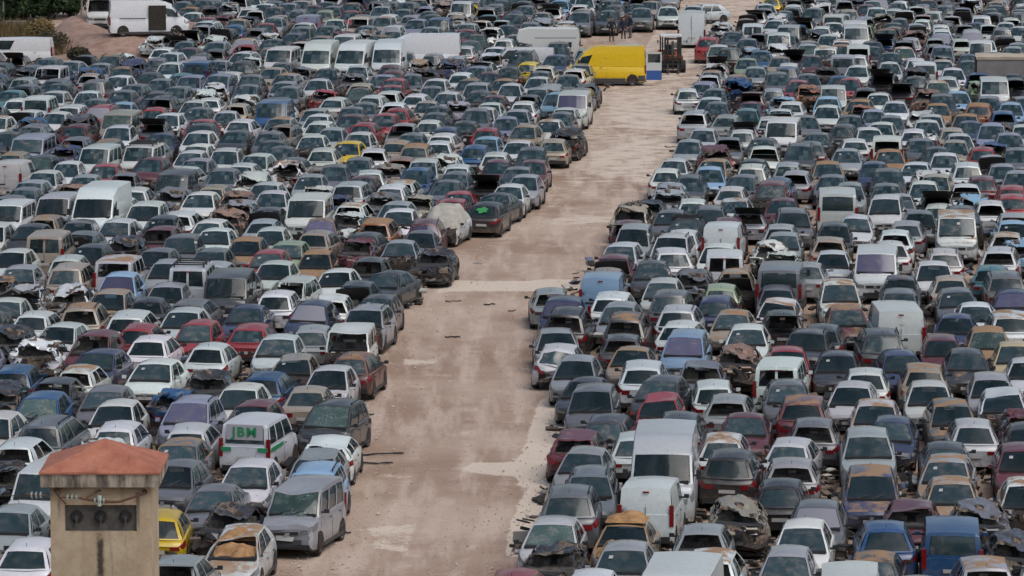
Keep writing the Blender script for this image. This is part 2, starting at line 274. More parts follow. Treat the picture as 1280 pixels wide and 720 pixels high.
# ------------------------------------------------------------------ the car builder: parts as point and face lists
KIND = dict(
 #      L     W     H    nose  belt(f,r)   yA(ws base) yB(ws top) yC(roof rear) yD(rear glass base) wt (roof/width)  wheel r
 h=dict(L=3.62, W=1.66, H=1.47, zn=.76, zA=.91, zD=.95, yA=-1.18, yB=-.34, yC=1.34, yD=1.72, wt=.68, wr=.29, f=.72, b=.60),
 c=dict(L=4.10, W=1.78, H=1.47, zn=.74, zA=.91, zD=.97, yA=-1.30, yB=-.26, yC=1.34, yD=1.86, wt=.66, wr=.31, f=.82, b=.72),
 s=dict(L=4.40, W=1.77, H=1.43, zn=.71, zA=.90, zD=.95, yA=-1.28, yB=-.24, yC=.90, yD=1.60, wt=.64, wr=.31, f=.84, b=.90),
 e=dict(L=4.42, W=1.78, H=1.47, zn=.73, zA=.91, zD=.96, yA=-1.34, yB=-.38, yC=1.68, yD=2.06, wt=.68, wr=.31, f=.84, b=.85),
 m=dict(L=4.25, W=1.80, H=1.64, zn=.83, zA=1.0, zD=1.02, yA=-1.52, yB=-.42, yC=1.62, yD=1.98, wt=.70, wr=.32, f=.80, b=.72),
 u=dict(L=4.35, W=1.84, H=1.67, zn=.93, zA=1.07, zD=1.10, yA=-1.26, yB=-.42, yC=1.54, yD=2.0, wt=.69, wr=.35, f=.84, b=.80),
 k=dict(L=4.20, W=1.78, H=1.82, zn=.90, zA=1.08, zD=1.08, yA=-1.30, yB=-.62, yC=1.98, yD=2.06, wt=.84, wr=.31, f=.78, b=.66),
 p=dict(L=4.85, W=1.96, H=2.0, zn=1.02, zA=1.22, zD=1.18, yA=-1.86, yB=-1.14, yC=2.30, yD=2.39, wt=.86, wr=.33, f=.86, b=.80),
 v=dict(L=5.70, W=2.05, H=2.55, zn=1.10, zA=1.34, zD=1.25, yA=-2.30, yB=-1.52, yC=2.74, yD=2.82, wt=.88, wr=.35, f=.92, b=.95),
)
class PartMesh:
    def __init__(s): s.v = []; s.f = []; s.m = []
    def face(s, pts, mat):
        i = len(s.v); s.v += [tuple(p) for p in pts]; s.f.append(tuple(range(i, i + len(pts)))); s.m.append(mat)
    def grid(s, P, nu, nv, mat, flip=False, keep=None, matf=None):
        i0 = len(s.v)
        for a in range(nu + 1):
            for b in range(nv + 1): s.v.append(tuple(P(a / nu, b / nv)))
        for a in range(nu):
            for b in range(nv):
                if keep and not keep((a + .5) / nu, (b + .5) / nv): continue
                q = [i0 + a * (nv + 1) + b, i0 + (a + 1) * (nv + 1) + b, i0 + (a + 1) * (nv + 1) + b + 1, i0 + a * (nv + 1) + b + 1]
                s.f.append(tuple(q[::-1] if flip else q)); s.m.append(matf((a + .5) / nu, (b + .5) / nv) if matf else mat)
    def box(s, c, d, mat, rot=None):
        c = Vector(c); d = Vector(d) / 2; i = len(s.v)
        for sx in (-1, 1):
            for sy in (-1, 1):
                for sz in (-1, 1):
                    p = Vector((sx * d.x, sy * d.y, sz * d.z))
                    if rot: p = rot @ p
                    s.v.append(tuple(c + p))
        for q in ((0, 1, 3, 2), (4, 6, 7, 5), (0, 4, 5, 1), (2, 3, 7, 6), (0, 2, 6, 4), (1, 5, 7, 3)):
            s.f.append(tuple(i + k for k in q)); s.m.append(mat)
    def tube(s, p, q, r0, r1, mat, n=8, cap=True):
        p, q = Vector(p), Vector(q); d = (q - p).normalized()
        a = d.orthogonal().normalized(); b = d.cross(a); i = len(s.v)
        for k in range(n):
            t = 2 * math.pi * k / n; o = a * math.cos(t) + b * math.sin(t)
            s.v.append(tuple(p + o * r0)); s.v.append(tuple(q + o * r1))
        for k in range(n):
            j = (k + 1) % n
            s.f.append((i + 2 * k, i + 2 * j, i + 2 * j + 1, i + 2 * k + 1)); s.m.append(mat)
        if cap:
            s.f.append(tuple(i + 2 * k for k in range(n))[::-1]); s.m.append(mat)
            s.f.append(tuple(i + 2 * k + 1 for k in range(n))); s.m.append(mat)

def lerp(a, b, t): return a + (b - a) * t
def build_car(kind, facing, flags, seed):
    """one vehicle as {part key: (name, parent key, PartMesh)}; front towards -y"""
    K = KIND[kind]; rnd = random.Random(hash((kind, facing, flags, seed)) & 0xffff if False else sum(map(ord, kind + facing + flags)) * 31 + seed)
    L, W, H = K['L'], K['W'] / 2, K['H']
    zn, zA, zD, yA, yB, yC, yD, wt, wr = (K[k] for k in ('zn', 'zA', 'zD', 'yA', 'yB', 'yC', 'yD', 'wt', 'wr'))
    if kind not in 'kpv':
        yA += rnd.uniform(-.10, .06); yC += rnd.uniform(-.14, .06); wt += rnd.uniform(-.03, .03); zA += rnd.uniform(-.03, .02); zD += rnd.uniform(-.03, .05)
    van = kind in 'kpv'; big = kind in 'pv'
    jit = rnd.uniform(-.06, .06); yB += jit; zn += rnd.uniform(-.03, .03); H += rnd.uniform(-.02, .03)
    y0, y1 = -L / 2, L / 2
    P = {}
    def part(key, name, parent='body'):
        P[key] = (name, parent, PartMesh()); return P[key][2]
    body = part('body', 'body', None)
    # ---- lower body: cross sections from nose to tail: (y, width, bottom, top)
    hl = yA - y0
    st = [(y0, .78, .30, zn - .14), (y0 + .05, .88, .22, zn - .04), (y0 + .22, .955, .18, zn + .01), (y0 + hl * .55, .99, .18, lerp(zn, zA, .62)),
          (yA + .02, 1.0, .18, zA - .015), (0, 1.0, .18, lerp(zA, zD, .5) - .01), (yD - .10, .995, .18, zD - .01)]
    if kind == 's': st += [(lerp(yD, y1, .5), .985, .2, zD + .0), (y1 - .14, .94, .22, zD - .02), (y1 - .03, .88, .26, zD - .07), (y1, .80, .32, zD - .14)]
    elif van: st += [(y1 - .10, .985, .22, zD), (y1 - .03, .965, .26, zD - .01), (y1, .94, .30, zD - .02)]
    else: st += [(y1 - .20, .965, .22, zD - .02), (y1 - .05, .91, .26, zD - .10), (y1, .83, .32, zD - .20)]
    ys = [s_[0] for s_ in st]
    def station(y):
        if y <= ys[0]: return st[0][1:]
        for a, b in zip(st, st[1:]):
            if y <= b[0]:
                t = (y - a[0]) / max(1e-6, b[0] - a[0]); return tuple(lerp(p, q, t) for p, q in zip(a[1:], b[1:]))
        return st[-1][1:]
    PROF = ((.86, 0.0, 0.0), (.975, .05, 0.0), (1.0, .30, 0), (1.0, .55, 0), (.985, .80, 0), (.94, .965, 0), (.87, 1.0, 0), (.45, 1.0, .028), (0, 1.0, .036))
    def ring(y):
        w, zb, zt = station(y); w *= W
        h = [(w * a, zb + (zt - zb) * b + (c if y < yA + .05 or (kind == 's' and y > yD) else 0)) for a, b, c in PROF]
        return h
    front_open = facing == 'F' and ('b' in flags or 'o' in flags)
    rough_ = any(ch in flags for ch in 'xbd')
    prev = None
    yl = sorted(set(ys + [lerp(yA, y0, .25), -.6, .6, 1.1]))
    if rough_: yl = sorted(set(yl + [y0 + .26 * q for q in range(1, int(L / .26))]))
    yl = [y for i, y in enumerate(yl) if i == 0 or y - yl[i - 1] > .02]
    i0 = len(body.v); np_ = 2 * len(PROF) - 1
    for y in yl:
        h = ring(y)
        full = [(x, y, z) for x, z in h] + [(-x, y, z) for x, z in h[-2::-1]]
        body.v += full
    for a in range(len(yl) - 1):
        ym = (yl[a] + yl[a + 1]) / 2
        for b in range(np_ - 1):
            q = (i0 + a * np_ + b, i0 + a * np_ + b + 1, i0 + (a + 1) * np_ + b + 1, i0 + (a + 1) * np_ + b)
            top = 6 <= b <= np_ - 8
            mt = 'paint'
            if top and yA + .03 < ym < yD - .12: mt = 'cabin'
            elif front_open and ym < yA - .02 and 5 <= b <= np_ - 7: mt = 'hole'  # open bay: its inner shade is painted on the closed skin
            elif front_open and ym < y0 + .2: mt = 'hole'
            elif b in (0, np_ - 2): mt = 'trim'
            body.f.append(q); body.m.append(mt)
    nb = i0 + (len(yl) - 1) * np_
    body.f.append(tuple(range(i0, i0 + np_))[::-1] if False else tuple(range(i0, i0 + np_))); body.m.append('hole' if front_open else 'paint')
    body.f.append(tuple(range(nb, nb + np_))[::-1]); body.m.append('paint')
    # ---- greenhouse
    bs, bg = .93, .11
    zB, zC = H - .05, H - (.04 if van else .07)
    if kind == 'v': zB = H - .42
    A = Vector((W * bs, yA, zA - .03)); B = Vector((W * wt, yB, zB)); C = Vector((W * (wt - (0 if van else .03)), yC, zC)); D = Vector((W * bs * (.99 if van else .95), yD, zD - .03))
    if kind == 'v': B.x = W * .86
    bow = lambda s_: 1 - (2 * s_ - 1) ** 2
    cr = .04 if van else .055
    def ws(s_, t):
        x = lerp(A.x, B.x, t); y = lerp(A.y, B.y, t) - bow(s_) * lerp(.16, bg, t); z = lerp(A.z, B.z, t) + cr * bow(s_) * t + .02 * math.sin(math.pi * t)
        return Vector((lerp(-x, x, s_), y, z))
    rb = .02 if van else .09
    def rw(s_, t):
        x = lerp(D.x, C.x, t); y = lerp(D.y, C.y, t) + bow(s_) * rb; z = lerp(D.z, C.z, t) + cr * bow(s_) * t
        return Vector((lerp(x, -x, s_), y + .03 * math.sin(math.pi * t), z))
    def roof(s_, t):
        a = ws(s_, 1); b = rw(1 - s_, 1); p = a.lerp(b, t)
        if kind == 'v': p.z = lerp(a.z, H + cr * bow(s_) - .05, min(1, t / .22) ** .7) if t < .22 else H + cr * bow(s_) - .05 + .006 * math.sin(t * 70)
        else: p.z -= (.0 if van else .03) * abs(2 * s_ - 1) ** 6 * min(1, 5 * t, 5 * (1 - t)); p.z += .045 * 4 * t * (1 - t) * (.4 + .6 * bow(s_))
        return p
    if kind == 'v': C.z = H - .05
    def side(sg):
        def f(s_, t):
            a = A.lerp(D, s_); 
            if kind == 'v': b = Vector((lerp(B.x, C.x, min(1, s_ / .2)), lerp(B.y, C.y, s_), lerp(B.z, C.z, min(1, s_ / .2) ** .7)))
            else: b = B.lerp(C, s_); b.z += .045 * 4 * s_ * (1 - s_) * .4
            p = a.lerp(b, t); p.x += .035 * math.sin(math.pi * t) * (1 if not van else .6)
            p.x *= sg; return p
        return f
    def panel(fn, ns, nt_, opens, flip, gparts, thick=.018, frame='paint'):
        """a panel with real openings; each opening gets its own pane set into it"""
        if rough_: ns, nt_ = ns + 5, nt_ + 3
        sb = sorted(set([i / ns for i in range(ns + 1)] + [v for o in opens for v in o[:2]]))
        tb = sorted(set([i / nt_ for i in range(nt_ + 1)] + [v for o in opens for v in o[2:4]]))
        def inside(s_, t):
            for k, o in enumerate(opens):
                if o[0] < s_ < o[1] and o[2] < t < o[3]: return k
            return None
        idx = {}
        for i, s_ in enumerate(sb):
            for j, t in enumerate(tb):
                idx[i, j] = len(body.v); body.v.append(tuple(fn(s_, t)))
        cen = Vector((0, fn(.5, .5).y * .9, H * .6))
        for i in range(len(sb) - 1):
            for j in range(len(tb) - 1):
                k = inside((sb[i] + sb[i + 1]) / 2, (tb[j] + tb[j + 1]) / 2)
                q = [idx[i, j], idx[i + 1, j], idx[i + 1, j + 1], idx[i, j + 1]]
                if flip: q = q[::-1]
                if k is None:
                    body.f.append(tuple(q)); body.m.append(frame)
                elif gparts[k] is not None:
                    g, gm = gparts[k]
                    cs = [(sb[i], tb[j]), (sb[i + 1], tb[j]), (sb[i + 1], tb[j + 1]), (sb[i], tb[j + 1])]
                    pts = []
                    for a, b in cs:
                        p = fn(a, b); d = (cen - p); d.z *= .2; pts.append(p + d.normalized() * thick)
                    g.face(pts[::-1] if flip else pts, gm)
    gm = 'lav' if 'l' in flags else 'fog' if 'f' in flags else 'crack' if 'g' in flags else 'glass'
    miss = 'w' in flags or 'x' in flags
    # windscreen
    fw = None if (miss and facing == 'F') else (part('windscreen', 'windscreen'), gm if facing == 'F' else 'glass')
    panel(ws, 6, 3, [(.04, .96, .04, .945)], False, [fw])
    # rear
    if 'n' in flags: ro = []
    elif 'h' in flags: ro = [(.10, .47, .12, .86), (.53, .90, .12, .86)]
    elif van: ro = [(.09, .91, .14, .86)]
    else: ro = [(.07, .93, .07, .88)]
    if kind == 'v': ro = []
    gp = []
    for i, o in enumerate(ro):
        open_ = facing == 'R' and (miss or ('o' in flags))
        gp.append(None if open_ else (part('rear_window%d' % i, 'rear_window'), gm if facing == 'R' else 'glass'))
    panel(rw, 6, 3, ro, False, gp)
    # sides
    for sg in (1, -1):
        if kind == 'v': so = [(.02, .17, .06, .62)]
        elif 'n' in flags: so = [(.05, .33, .10, .86)]
        elif van: so = [(.05, .33, .10, .86), (.37, .64, .10, .86), (.68, .93, .10, .86)]
        else: so = [(.06, .47, .08, .90), (.505, .80 if kind in 'cshu' else .74, .08, .90)]
        if kind in 'emu': so.append((.775, .93, .12, .86))
        if kind == 'v' : so = [(.03, .19, .05, .60)]
        g = part('side_window%d' % sg, 'side_window')
        gl = []
        for o in so:
            gl.append(None if ('x' in flags and rnd.random() < .5) or (miss and rnd.random() < .25) else (g, 'glass'))
        panel(side(sg), 4, 3, so, sg < 0, gl)
    # roof
    body.grid(roof, 11 if rough_ else 6, 11 if rough_ else 7, 'paint')
    # the cabin: floor board, dashboard, seats
    if not (kind == 'v' or 'n' in flags):
        for sx in (-1, 1):
            cab = part('seat%d' % sx, 'seat')
            cab.box((sx * W * .42, lerp(yB, yC, .18), zA + .12), (.50, .14, .38), 'cabin')
            cab.box((sx * W * .42, lerp(yB, yC, .18) + .03, zA + .38), (.26, .09, .16), 'cabin')
        if kind != 'k':
            cab = part('seat_bench', 'rear_bench'); cab.box((0, lerp(yB, yC, .80) - .10, zA + .02), (W * 1.5, .14, .36), 'cabin')
    else:
        cab = part('seat_bulkhead', 'bulkhead'); cab.box((0, yB + .85, lerp(zA, zB, .35)), (W * 1.7, .03, (zB - zA) * .9), 'cabin')
        for sx in (-1, 1):
            cab = part('seat%d' % sx, 'seat')
            cab.box((sx * W * .48, yB + .55, zA + .1), (.52, .14, .7), 'cabin')
            cab.box((sx * W * .48, yB + .58, zA + .5), (.28, .09, .18), 'cabin')
    cab = part('seat_dash', 'dashboard')
    cab.box((0, yA + .10, zA + .03), (W * 1.6, .32, .10), 'dark')
    # ---- lamps, grille, plate, lower bumper, mirrors
    def surf(y, b):
        h = ring(y); k = int(b); t = b - k
        if k >= len(h) - 1: k, t = len(h) - 2, 1
        return lerp(h[k][0], h[k + 1][0], t), lerp(h[k][1], h[k + 1][1], t)
    b0, b1 = (3.55, 4.75)
    if not front_open:
        for sg in (1, -1):
            if 'x' in flags and rnd.random() < .5: continue
            g = part('headlight%d' % sg, 'headlight')
            dl = .30 if big else .42
            def hp(u, t, sg=sg):
                if u < .34:
                    x, z = surf(y0, lerp(b0, b1, t)); xi = x * lerp(.62, 1.0, u / .34)
                    return (sg * (xi + .004), y0 - .010, z + (.03 * u / .34))
                y = lerp(y0, y0 + dl, (u - .34) / .66); x, z = surf(y, lerp(b0, b1, t))
                return (sg * (x + .012), y - .008, z + .004 + .03)
            g.grid(hp, 6, 3, 'lamp', flip=sg < 0)
        g = part('grille', 'grille')
        w, zb, zt = station(y0); ww = W * w
        zt2 = zt
        g.box((0, y0 - .006, lerp(zb, zt2, .80)), (ww * 1.05, .02, (zt2 - zb) * .20), 'dark')
        g.box((0, y0 - .006, lerp(zb, zt2, .22)), (ww * 1.35, .02, (zt2 - zb) * .26), 'dark')
        if kind != 'v': g.box((0, y0 - .016, lerp(zb, zt2, .80)), (.12, .02, .10), 'rim')
        g = part('plate_front', 'number_plate'); g.box((0, y0 - .018, lerp(zb, zt2, .50)), (.52, .012, .11), 'plate')
    else:
        g = part('engine', 'engine_bay')
        w, zb, zt = station(y0 + .3)
        for k in range(16):
            yy = rnd.uniform(y0 + .02, yA - .12); tz = station(yy)[2]
            rot = Matrix.Rotation(rnd.uniform(-.6, .6), 3, 'Z') @ Matrix.Rotation(rnd.uniform(-.5, .5), 3, 'X')
            g.box((rnd.uniform(-.8, .8) * W * .85, yy, tz - rnd.uniform(-.04, .10)), (rnd.uniform(.08, .4), rnd.uniform(.08, .35), rnd.uniform(.06, .22)), rnd.choice(['dark', 'junk', 'hole', 'junk', 'rim']), rot)
    # tail lamps
    for sg in (1, -1):
        if 'x' in flags and rnd.random() < .4: continue
        g = part('tail_light%d' % sg, 'tail_light')
        if van or kind in 'e' and seed % 2:
            z0, z1 = (zD - .35, zD + .25) if not kind == 'v' else (.8, 1.35)
            g.box((sg * (W * (.90 if not kind == 'v' else .92)), y1 - .02, (z0 + z1) / 2), (.13, .10, z1 - z0), 'red')
        else:
            t0, t1 = (3.6, 4.85)
            def tp(u, t, sg=sg):
                if u < .4:
                    x, z = surf(y1, lerp(t0, t1, t)); xi = x * lerp(.58, 1.0, u / .4)
                    return (sg * (xi + .003), y1 + .010, z + .02)
                y = lerp(y1, y1 - .32, (u - .4) / .6); x, z = surf(y, lerp(t0, t1, t))
                return (sg * (x + .012), y + .006, z + .02)
            g.grid(tp, 6, 3, 'red', flip=sg > 0)
    w, zb, zt = station(y1)
    g = part('plate_rear', 'number_plate'); g.box((0, y1 + .012, lerp(zb, zt, .62 if not van else .5)), (.52, .012, .11), 'plate')
    g = part('bumper_front', 'bumper')
    if not front_open or rnd.random() < .3:
        w, zb, zt = station(y0); g.box((0, y0 + .0, zb + .02), (W * 2 * .80, .08, .10), 'dark')
    else: del P['bumper_front']
    w, zb, zt = station(y1)
    g = part('bumper_rear', 'bumper')
    if 'b' in flags and facing == 'R':
        g.box((0, y1 - .02, .48), (W * 1.5, .05, .34), 'hole'); g.box((0, y1 - .0, .44), (W * 1.3, .06, .07), 'junk')  # no bumper here: a dark panel stands in for the shaded gap
    else: g.box((0, y1 - .01, zb + .05), (W * 2 * .84, .09, .18), 'dark' if seed % 2 else 'paint')
    for sg in (1, -1):
        if 'x' in flags or rnd.random() < .15: continue
        g = part('wing_mirror%d' % sg, 'wing_mirror')
        zz = zA + (.12 if not big else .22)
        g.box((sg * (W + .09), yA + .34, zz), (.15, .10, .11 if not big else .28), 'dark' if seed or big else 'paint')
        g.box((sg * (W - .01), yA + .34, zz - .03), (.12, .06, .05), 'dark')
    # wheels; shade of the arch wells is put in as flat dark discs
    for key, yy in (('f', y0 + K['f']), ('r', y1 - K['b'])):
        for sg in (1, -1):
            n = 18
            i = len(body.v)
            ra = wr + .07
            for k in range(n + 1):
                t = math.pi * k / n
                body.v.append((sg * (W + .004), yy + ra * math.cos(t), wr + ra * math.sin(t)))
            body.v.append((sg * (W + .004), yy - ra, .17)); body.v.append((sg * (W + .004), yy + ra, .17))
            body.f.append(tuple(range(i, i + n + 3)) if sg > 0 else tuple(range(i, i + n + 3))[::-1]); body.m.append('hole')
            if front_open and key == 'f' and rnd.random() < .3: continue
            wk = 'wheel%s%d' % (key, sg)
            g = part(wk, 'wheel')
            xo, xi = W + .012, W - .20
            prof = [(xo - .01, wr * .66), (xo, wr * .74), (xo - .004, wr * .93), (xo - .03, wr), (xi + .03, wr), (xi, wr * .9)]
            m_ = 16; j = len(g.v)
            for px_, r in prof:
                for k in range(m_):
                    t = 2 * math.pi * k / m_; g.v.append((sg * px_, yy + r * math.cos(t), wr + r * math.sin(t)))
            for a in range(len(prof) - 1):
                for k in range(m_):
                    q = (j + a * m_ + k, j + a * m_ + (k + 1) % m_, j + (a + 1) * m_ + (k + 1) % m_, j + (a + 1) * m_ + k)
                    g.f.append(q if sg > 0 else q[::-1]); g.m.append('tyre')
            q = part('rim' + wk, 'rim', wk)
            c_ = (sg * (xo - .035), yy, wr)
            j = len(q.v); q.v.append(c_)
            for k in range(m_):
                t = 2 * math.pi * k / m_; q.v.append((sg * (xo - .01), yy + wr * .66 * math.cos(t), wr + wr * .66 * math.sin(t)))
            for k in range(m_):
                f_ = (j, j + 1 + k, j + 1 + (k + 1) % m_)
                q.f.append(f_ if sg > 0 else f_[::-1]); q.m.append('rim' if (k % 3 or seed % 2) else 'dark')
    # door seams, a black strip on each sill
    for sg in (1, -1):
        body.box((sg * (W * 1.0 + .002), (yA + yD) / 2, .27), (.012, (yD - yA) * .72, .10), 'trim')
        if not ('n' in flags and False):
            for yy in (lerp(yA, yD, .04), lerp(yA, yD, .45), lerp(yA, yD, .80)):
                body.box((sg * (W + .001), yy, .62), (.004, .014, .58), 'dark')
            for yy in (lerp(yA, yD, .38), lerp(yA, yD, .74)):
                if not (kind == 'v' and yy > 0): body.box((sg * (W + .006), yy, zA - .14), (.02, .16, .03), 'dark')
    if kind == 's' or not van:
        body.box((0, lerp(yC, yB, .08), H + .055), (.012, .02, .085), 'dark')       # aerial
    if van and kind != 'v' and ('n' in flags or 'h' in flags):
        body.box((0, y1 + .002, (zD + .5) / 2 + .1), (.014, .012, zD - .3), 'dark')
        body.box((.3, y1 + .012, zD - .30), (.62, .02, .07), 'dark')
        body.box((0, yD + .02, H - .13), (.20, .02, .05), 'red')
    if kind == 'v':
        rw_ = lambda z: None
        body.box((0, y1 + .004, .85), (.016, .02, 1.0), 'dark'); body.box((0, yD + .03, 1.75), (.016, .03, 1.1), 'dark')
    # ---- opened bonnet or tailgate
    if 'o' in flags:
        if facing == 'F':
            g = part('bonnet', 'bonnet'); ang = R(rnd.uniform(52, 72)); ln = hl * .92
            def bp(u, t):
                x = lerp(-1, 1, u) * W * lerp(.86, .74, t); d = ln * t
                return (x, yA - .10 - d * math.cos(ang), zA + d * math.sin(ang) + .05 * bow(u) + .02 * math.sin(5 * t + 3 * u))
            g.grid(bp, 5, 5, 'paint'); g.grid(lambda u, t: Vector(bp(u, t)) + Vector((0, .0, -.03)), 5, 5, 'dark', flip=True)
        else:
            g = part('tailgate', 'tailgate'); ang = R(rnd.uniform(5, 25)); ln = (zD - .35) * .75 + .75
            def tp2(u, t):
                x = lerp(-1, 1, u) * W * lerp(.70, .86, t); d = ln * t
                return (x, yC + .05 + d * math.cos(ang), zC + .03 + d * math.sin(ang) - .10 * t * t + .03 * bow(u))
            g.grid(tp2, 5, 5, 'paint', flip=False); g.grid(lambda u, t: Vector(tp2(u, t)) + Vector((0, 0, -.035)), 5, 5, 'dark', flip=True)
    if 'k' in flags:
        g = part('roof_rack', 'roof_rack')
        for k in range(4): g.box((0, lerp(yB, yC, .15 + .24 * k), H + .10), (W * 1.45, .06, .05), 'dark')
        for sg in (1, -1):
            g.box((sg * W * .70, lerp(yB, yC, .5), H + .13), (.05, (yC - yB) * .86, .06), 'dark')
            for t in (.15, .5, .85): g.box((sg * W * .70, lerp(yB, yC, t), H + .03), (.05, .08, .16), 'dark')
    elif kind in 'eum' and seed % 2 == 0 and not 'x' in flags:
        for sg in (1, -1):
            g = part('roof_rail%d' % sg, 'roof_rail')
            g.box((sg * W * (wt - .06), lerp(yB, yC, .5), H + .035), (.035, (yC - yB) * .8, .03), 'dark')
            for t in (.14, .86): g.box((sg * W * (wt - .06), lerp(yB, yC, t), H + .0), (.04, .07, .06), 'dark')
    if 'f' not in flags and 'l' not in flags and not miss and seed % 2:
        if facing == 'F': 
            g = part('wiper', 'wiper')
            for s0, s1 in ((.20, .46), (.50, .74)):
                p = ws(s0, .10) + Vector((0, -.02, .02)); q = ws(s1, .16 + .1 * (seed % 3)) + Vector((0, -.02, .02)); g.tube(p, q, .012, .010, 'dark', 5)
    if facing == 'F' and fw is not None and (seed * 7 + ord(kind)) % 9 == 0:
        g = part('notice', 'paper_notice'); s_ = .2 + .15 * seed
        g.face([ws(a, b) + Vector((0, -.012, .012)) for a, b in ((s_, .62), (s_ + .09, .62), (s_ + .09, .74), (s_, .74))], ('plate', 'paleg', 'yellowp')[(seed + ord(kind)) % 3])
    # ---- damage: dents and crumples bend every part together
    off = Vector((seed * 3.7, seed * 1.3, rnd.uniform(0, 50)))
    xx = 'x' in flags; dent = 'd' in flags or xx
    dc = Vector((rnd.uniform(-.5, .5) * W, lerp(yB, yC, rnd.uniform(.0, .5)) if facing == 'F' else lerp(yB, yC, rnd.uniform(.5, 1.0)), 0))
    fy = y0 if facing == 'F' else y1
    def warp(p):
        p = Vector(p)
        if dent and p.z > zA:
            d2 = ((p.x - dc.x) / (.75 * W)) ** 2 + ((p.y - dc.y) / .9) ** 2
            p.z -= (.34 if xx else .22) * math.exp(-d2) * (p.z - zA) / (H - zA)
        if xx or 'b' in flags or dent:
            k = math.exp(-abs(p.y - fy) / .7)
            a = (.26 if xx else .12) * (k + (.35 if xx else .10))
            nv = noise.noise_vector(p * 2.1 + off); n2 = noise.noise_vector(p * 5.5 + off)
            rid = noise.noise_vector(p * 3.6 + off * 1.7); rid = Vector((abs(rid.x) - .25, abs(rid.y) - .25, abs(rid.z) - .25))
            p += Vector((nv.x, nv.y * 1.2, nv.z * .8)) * a + n2 * a * .35 + rid * a * (1.1 if xx else .5)
            p.y -= (.30 if xx else .10) * k * (1 if fy > 0 else -1)
            p.z = max(p.z, .02)
        return p
    def blunt(p):      # round the nose and tail in plan
        x2 = 1 - min(1, (p[0] / W) ** 2)
        kf = max(0, min(1, (y0 + .75 - p[1]) / .75)); kr = max(0, min(1, (p[1] - y1 + .5) / .5))
        q = p[1] - (.05 if big else .15) * x2 * kf * kf + (.02 if van else .09) * x2 * kr * kr
        return (p[0], q + (.0 if big else .05 * kf * kf - .03 * kr * kr), p[2])
    for key, (nm, par, pm) in P.items(): pm.v = [blunt(p) for p in pm.v]
    if xx:
        for k_, f_ in enumerate(body.f):
            c_ = sum((Vector(body.v[i]) for i in f_), Vector()) / len(f_)
            v_ = noise.noise(c_ * 1.7 + off)
            if body.m[k_] == 'paint' and v_ > .22: body.m[k_] = 'junk' if noise.noise(c_ * 4 + off) > 0 else 'hole'
    if xx or dent or 'b' in flags:
        for key, (nm, par, pm) in P.items(): pm.v = [tuple(warp(p)) for p in pm.v]
    # small uneven dents so that no two bodies are perfectly true
    else:
        for key, (nm, par, pm) in P.items():
            if key == 'body' or 'window' in key or 'wind' in key:
                pm.v = [tuple(Vector(p) + noise.noise_vector(Vector(p) * 1.6 + off) * .012) for p in pm.v]
    if xx:
        g = part('torn_metal', 'torn_metal')
        for k in range(14):
            yy = fy + (1 if fy < 0 else -1) * rnd.uniform(-.1, .9)
            rot = Matrix.Rotation(rnd.uniform(-2, 2), 3, 'Z') @ Matrix.Rotation(rnd.uniform(-1.2, 1.2), 3, 'X')
            g.box((rnd.uniform(-.9, .9) * W, yy, rnd.uniform(.5, .98)), (rnd.uniform(.1, .55), rnd.uniform(.08, .4), rnd.uniform(.02, .08)), rnd.choice(['paint', 'paint', 'junk', 'hole', 'dark', 'cream' if k % 5 == 0 else 'junk']), rot)
    if 't' in flags:
        g = part('tarpaulin', 'tarpaulin')
        def tf(u, t):
            x = lerp(-1.06, 1.06, u) * W; y = lerp(yA - .25, yC * .55, t)
            z = lerp(zA - .05, H + .30, min(1, 2.0 * min(t, .5) + .0) ** .6) * (1 - .40 * abs(2 * u - 1) ** 4)
            return Vector((x, y, z)) + noise.noise_vector(Vector((x * 2, y * 2, seed))) * .10
        g.grid(tf, 14, 14, 'tarp')
    return {k: v for k, v in P.items() if v[2].f}, (W * 2, L, H, (rw(.5, .35), rw(.5, .75)))

_tpl = {}
def template(kind, facing, flags, seed):
    key = (kind, facing, ''.join(sorted(flags)), seed)
    if key not in _tpl: _tpl[key] = build_car(*key)
    return _tpl[key]
_mesh = {}
def to_mesh(name, pm, angle=R(38)):
    me = bpy.data.meshes.new(name)
    me.from_pydata(pm.v, [], pm.f)
    used = sorted(set(pm.m)); ix = {k: i for i, k in enumerate(used)}
    for k in used: me.materials.append(M[k])
    me.polygons.foreach_set('material_index', [ix[k] for k in pm.m])
    me.polygons.foreach_set('use_smooth', [True] * len(me.polygons))
    me.update()
    import bmesh
    bm = bmesh.new(); bm.from_mesh(me); bmesh.ops.remove_doubles(bm, verts=bm.verts, dist=.0008); bm.to_mesh(me); bm.free()
    try: me.set_sharp_from_angle(angle=angle)
    except Exception: pass
    return me

# ------------------------------------------------------------------ where every vehicle stands
ROADDIR = R(4.9)
CA, SA = math.cos(ROADDIR), math.sin(ROADDIR)
def to_road(x, y): return x * CA - y * SA, x * SA + y * CA        # lateral, along
def from_road(l, a): return l * CA + a * SA, -l * SA + a * CA
LEFT_EDGE = [(-40, 905), (0, 880), (60, 845), (100, 812), (120, 772), (150, 757), (190, 738), (235, 700), (270, 655), (300, 615), (330, 585), (370, 555), (400, 530), (440, 504), (500, 482), (590, 455), (650, 425), (690, 385), (720, 350), (800, 320)]
RIGHT_EDGE = [(-40, 985), (0, 962), (20, 946), (40, 915), (75, 880), (120, 856), (190, 850), (215, 822), (250, 800), (290, 770), (340, 725), (390, 668), (490, 662), (520, 684), (590, 678), (640, 656), (700, 632), (800, 600)]
def edge(tab, y):
    if y <= tab[0][0]: return tab[0][1]
    for a, b in zip(tab, tab[1:]):
        if y <= b[0]: return lerp(a[1], b[1], (y - a[0]) / (b[0] - a[0]))
    return tab[-1][1]
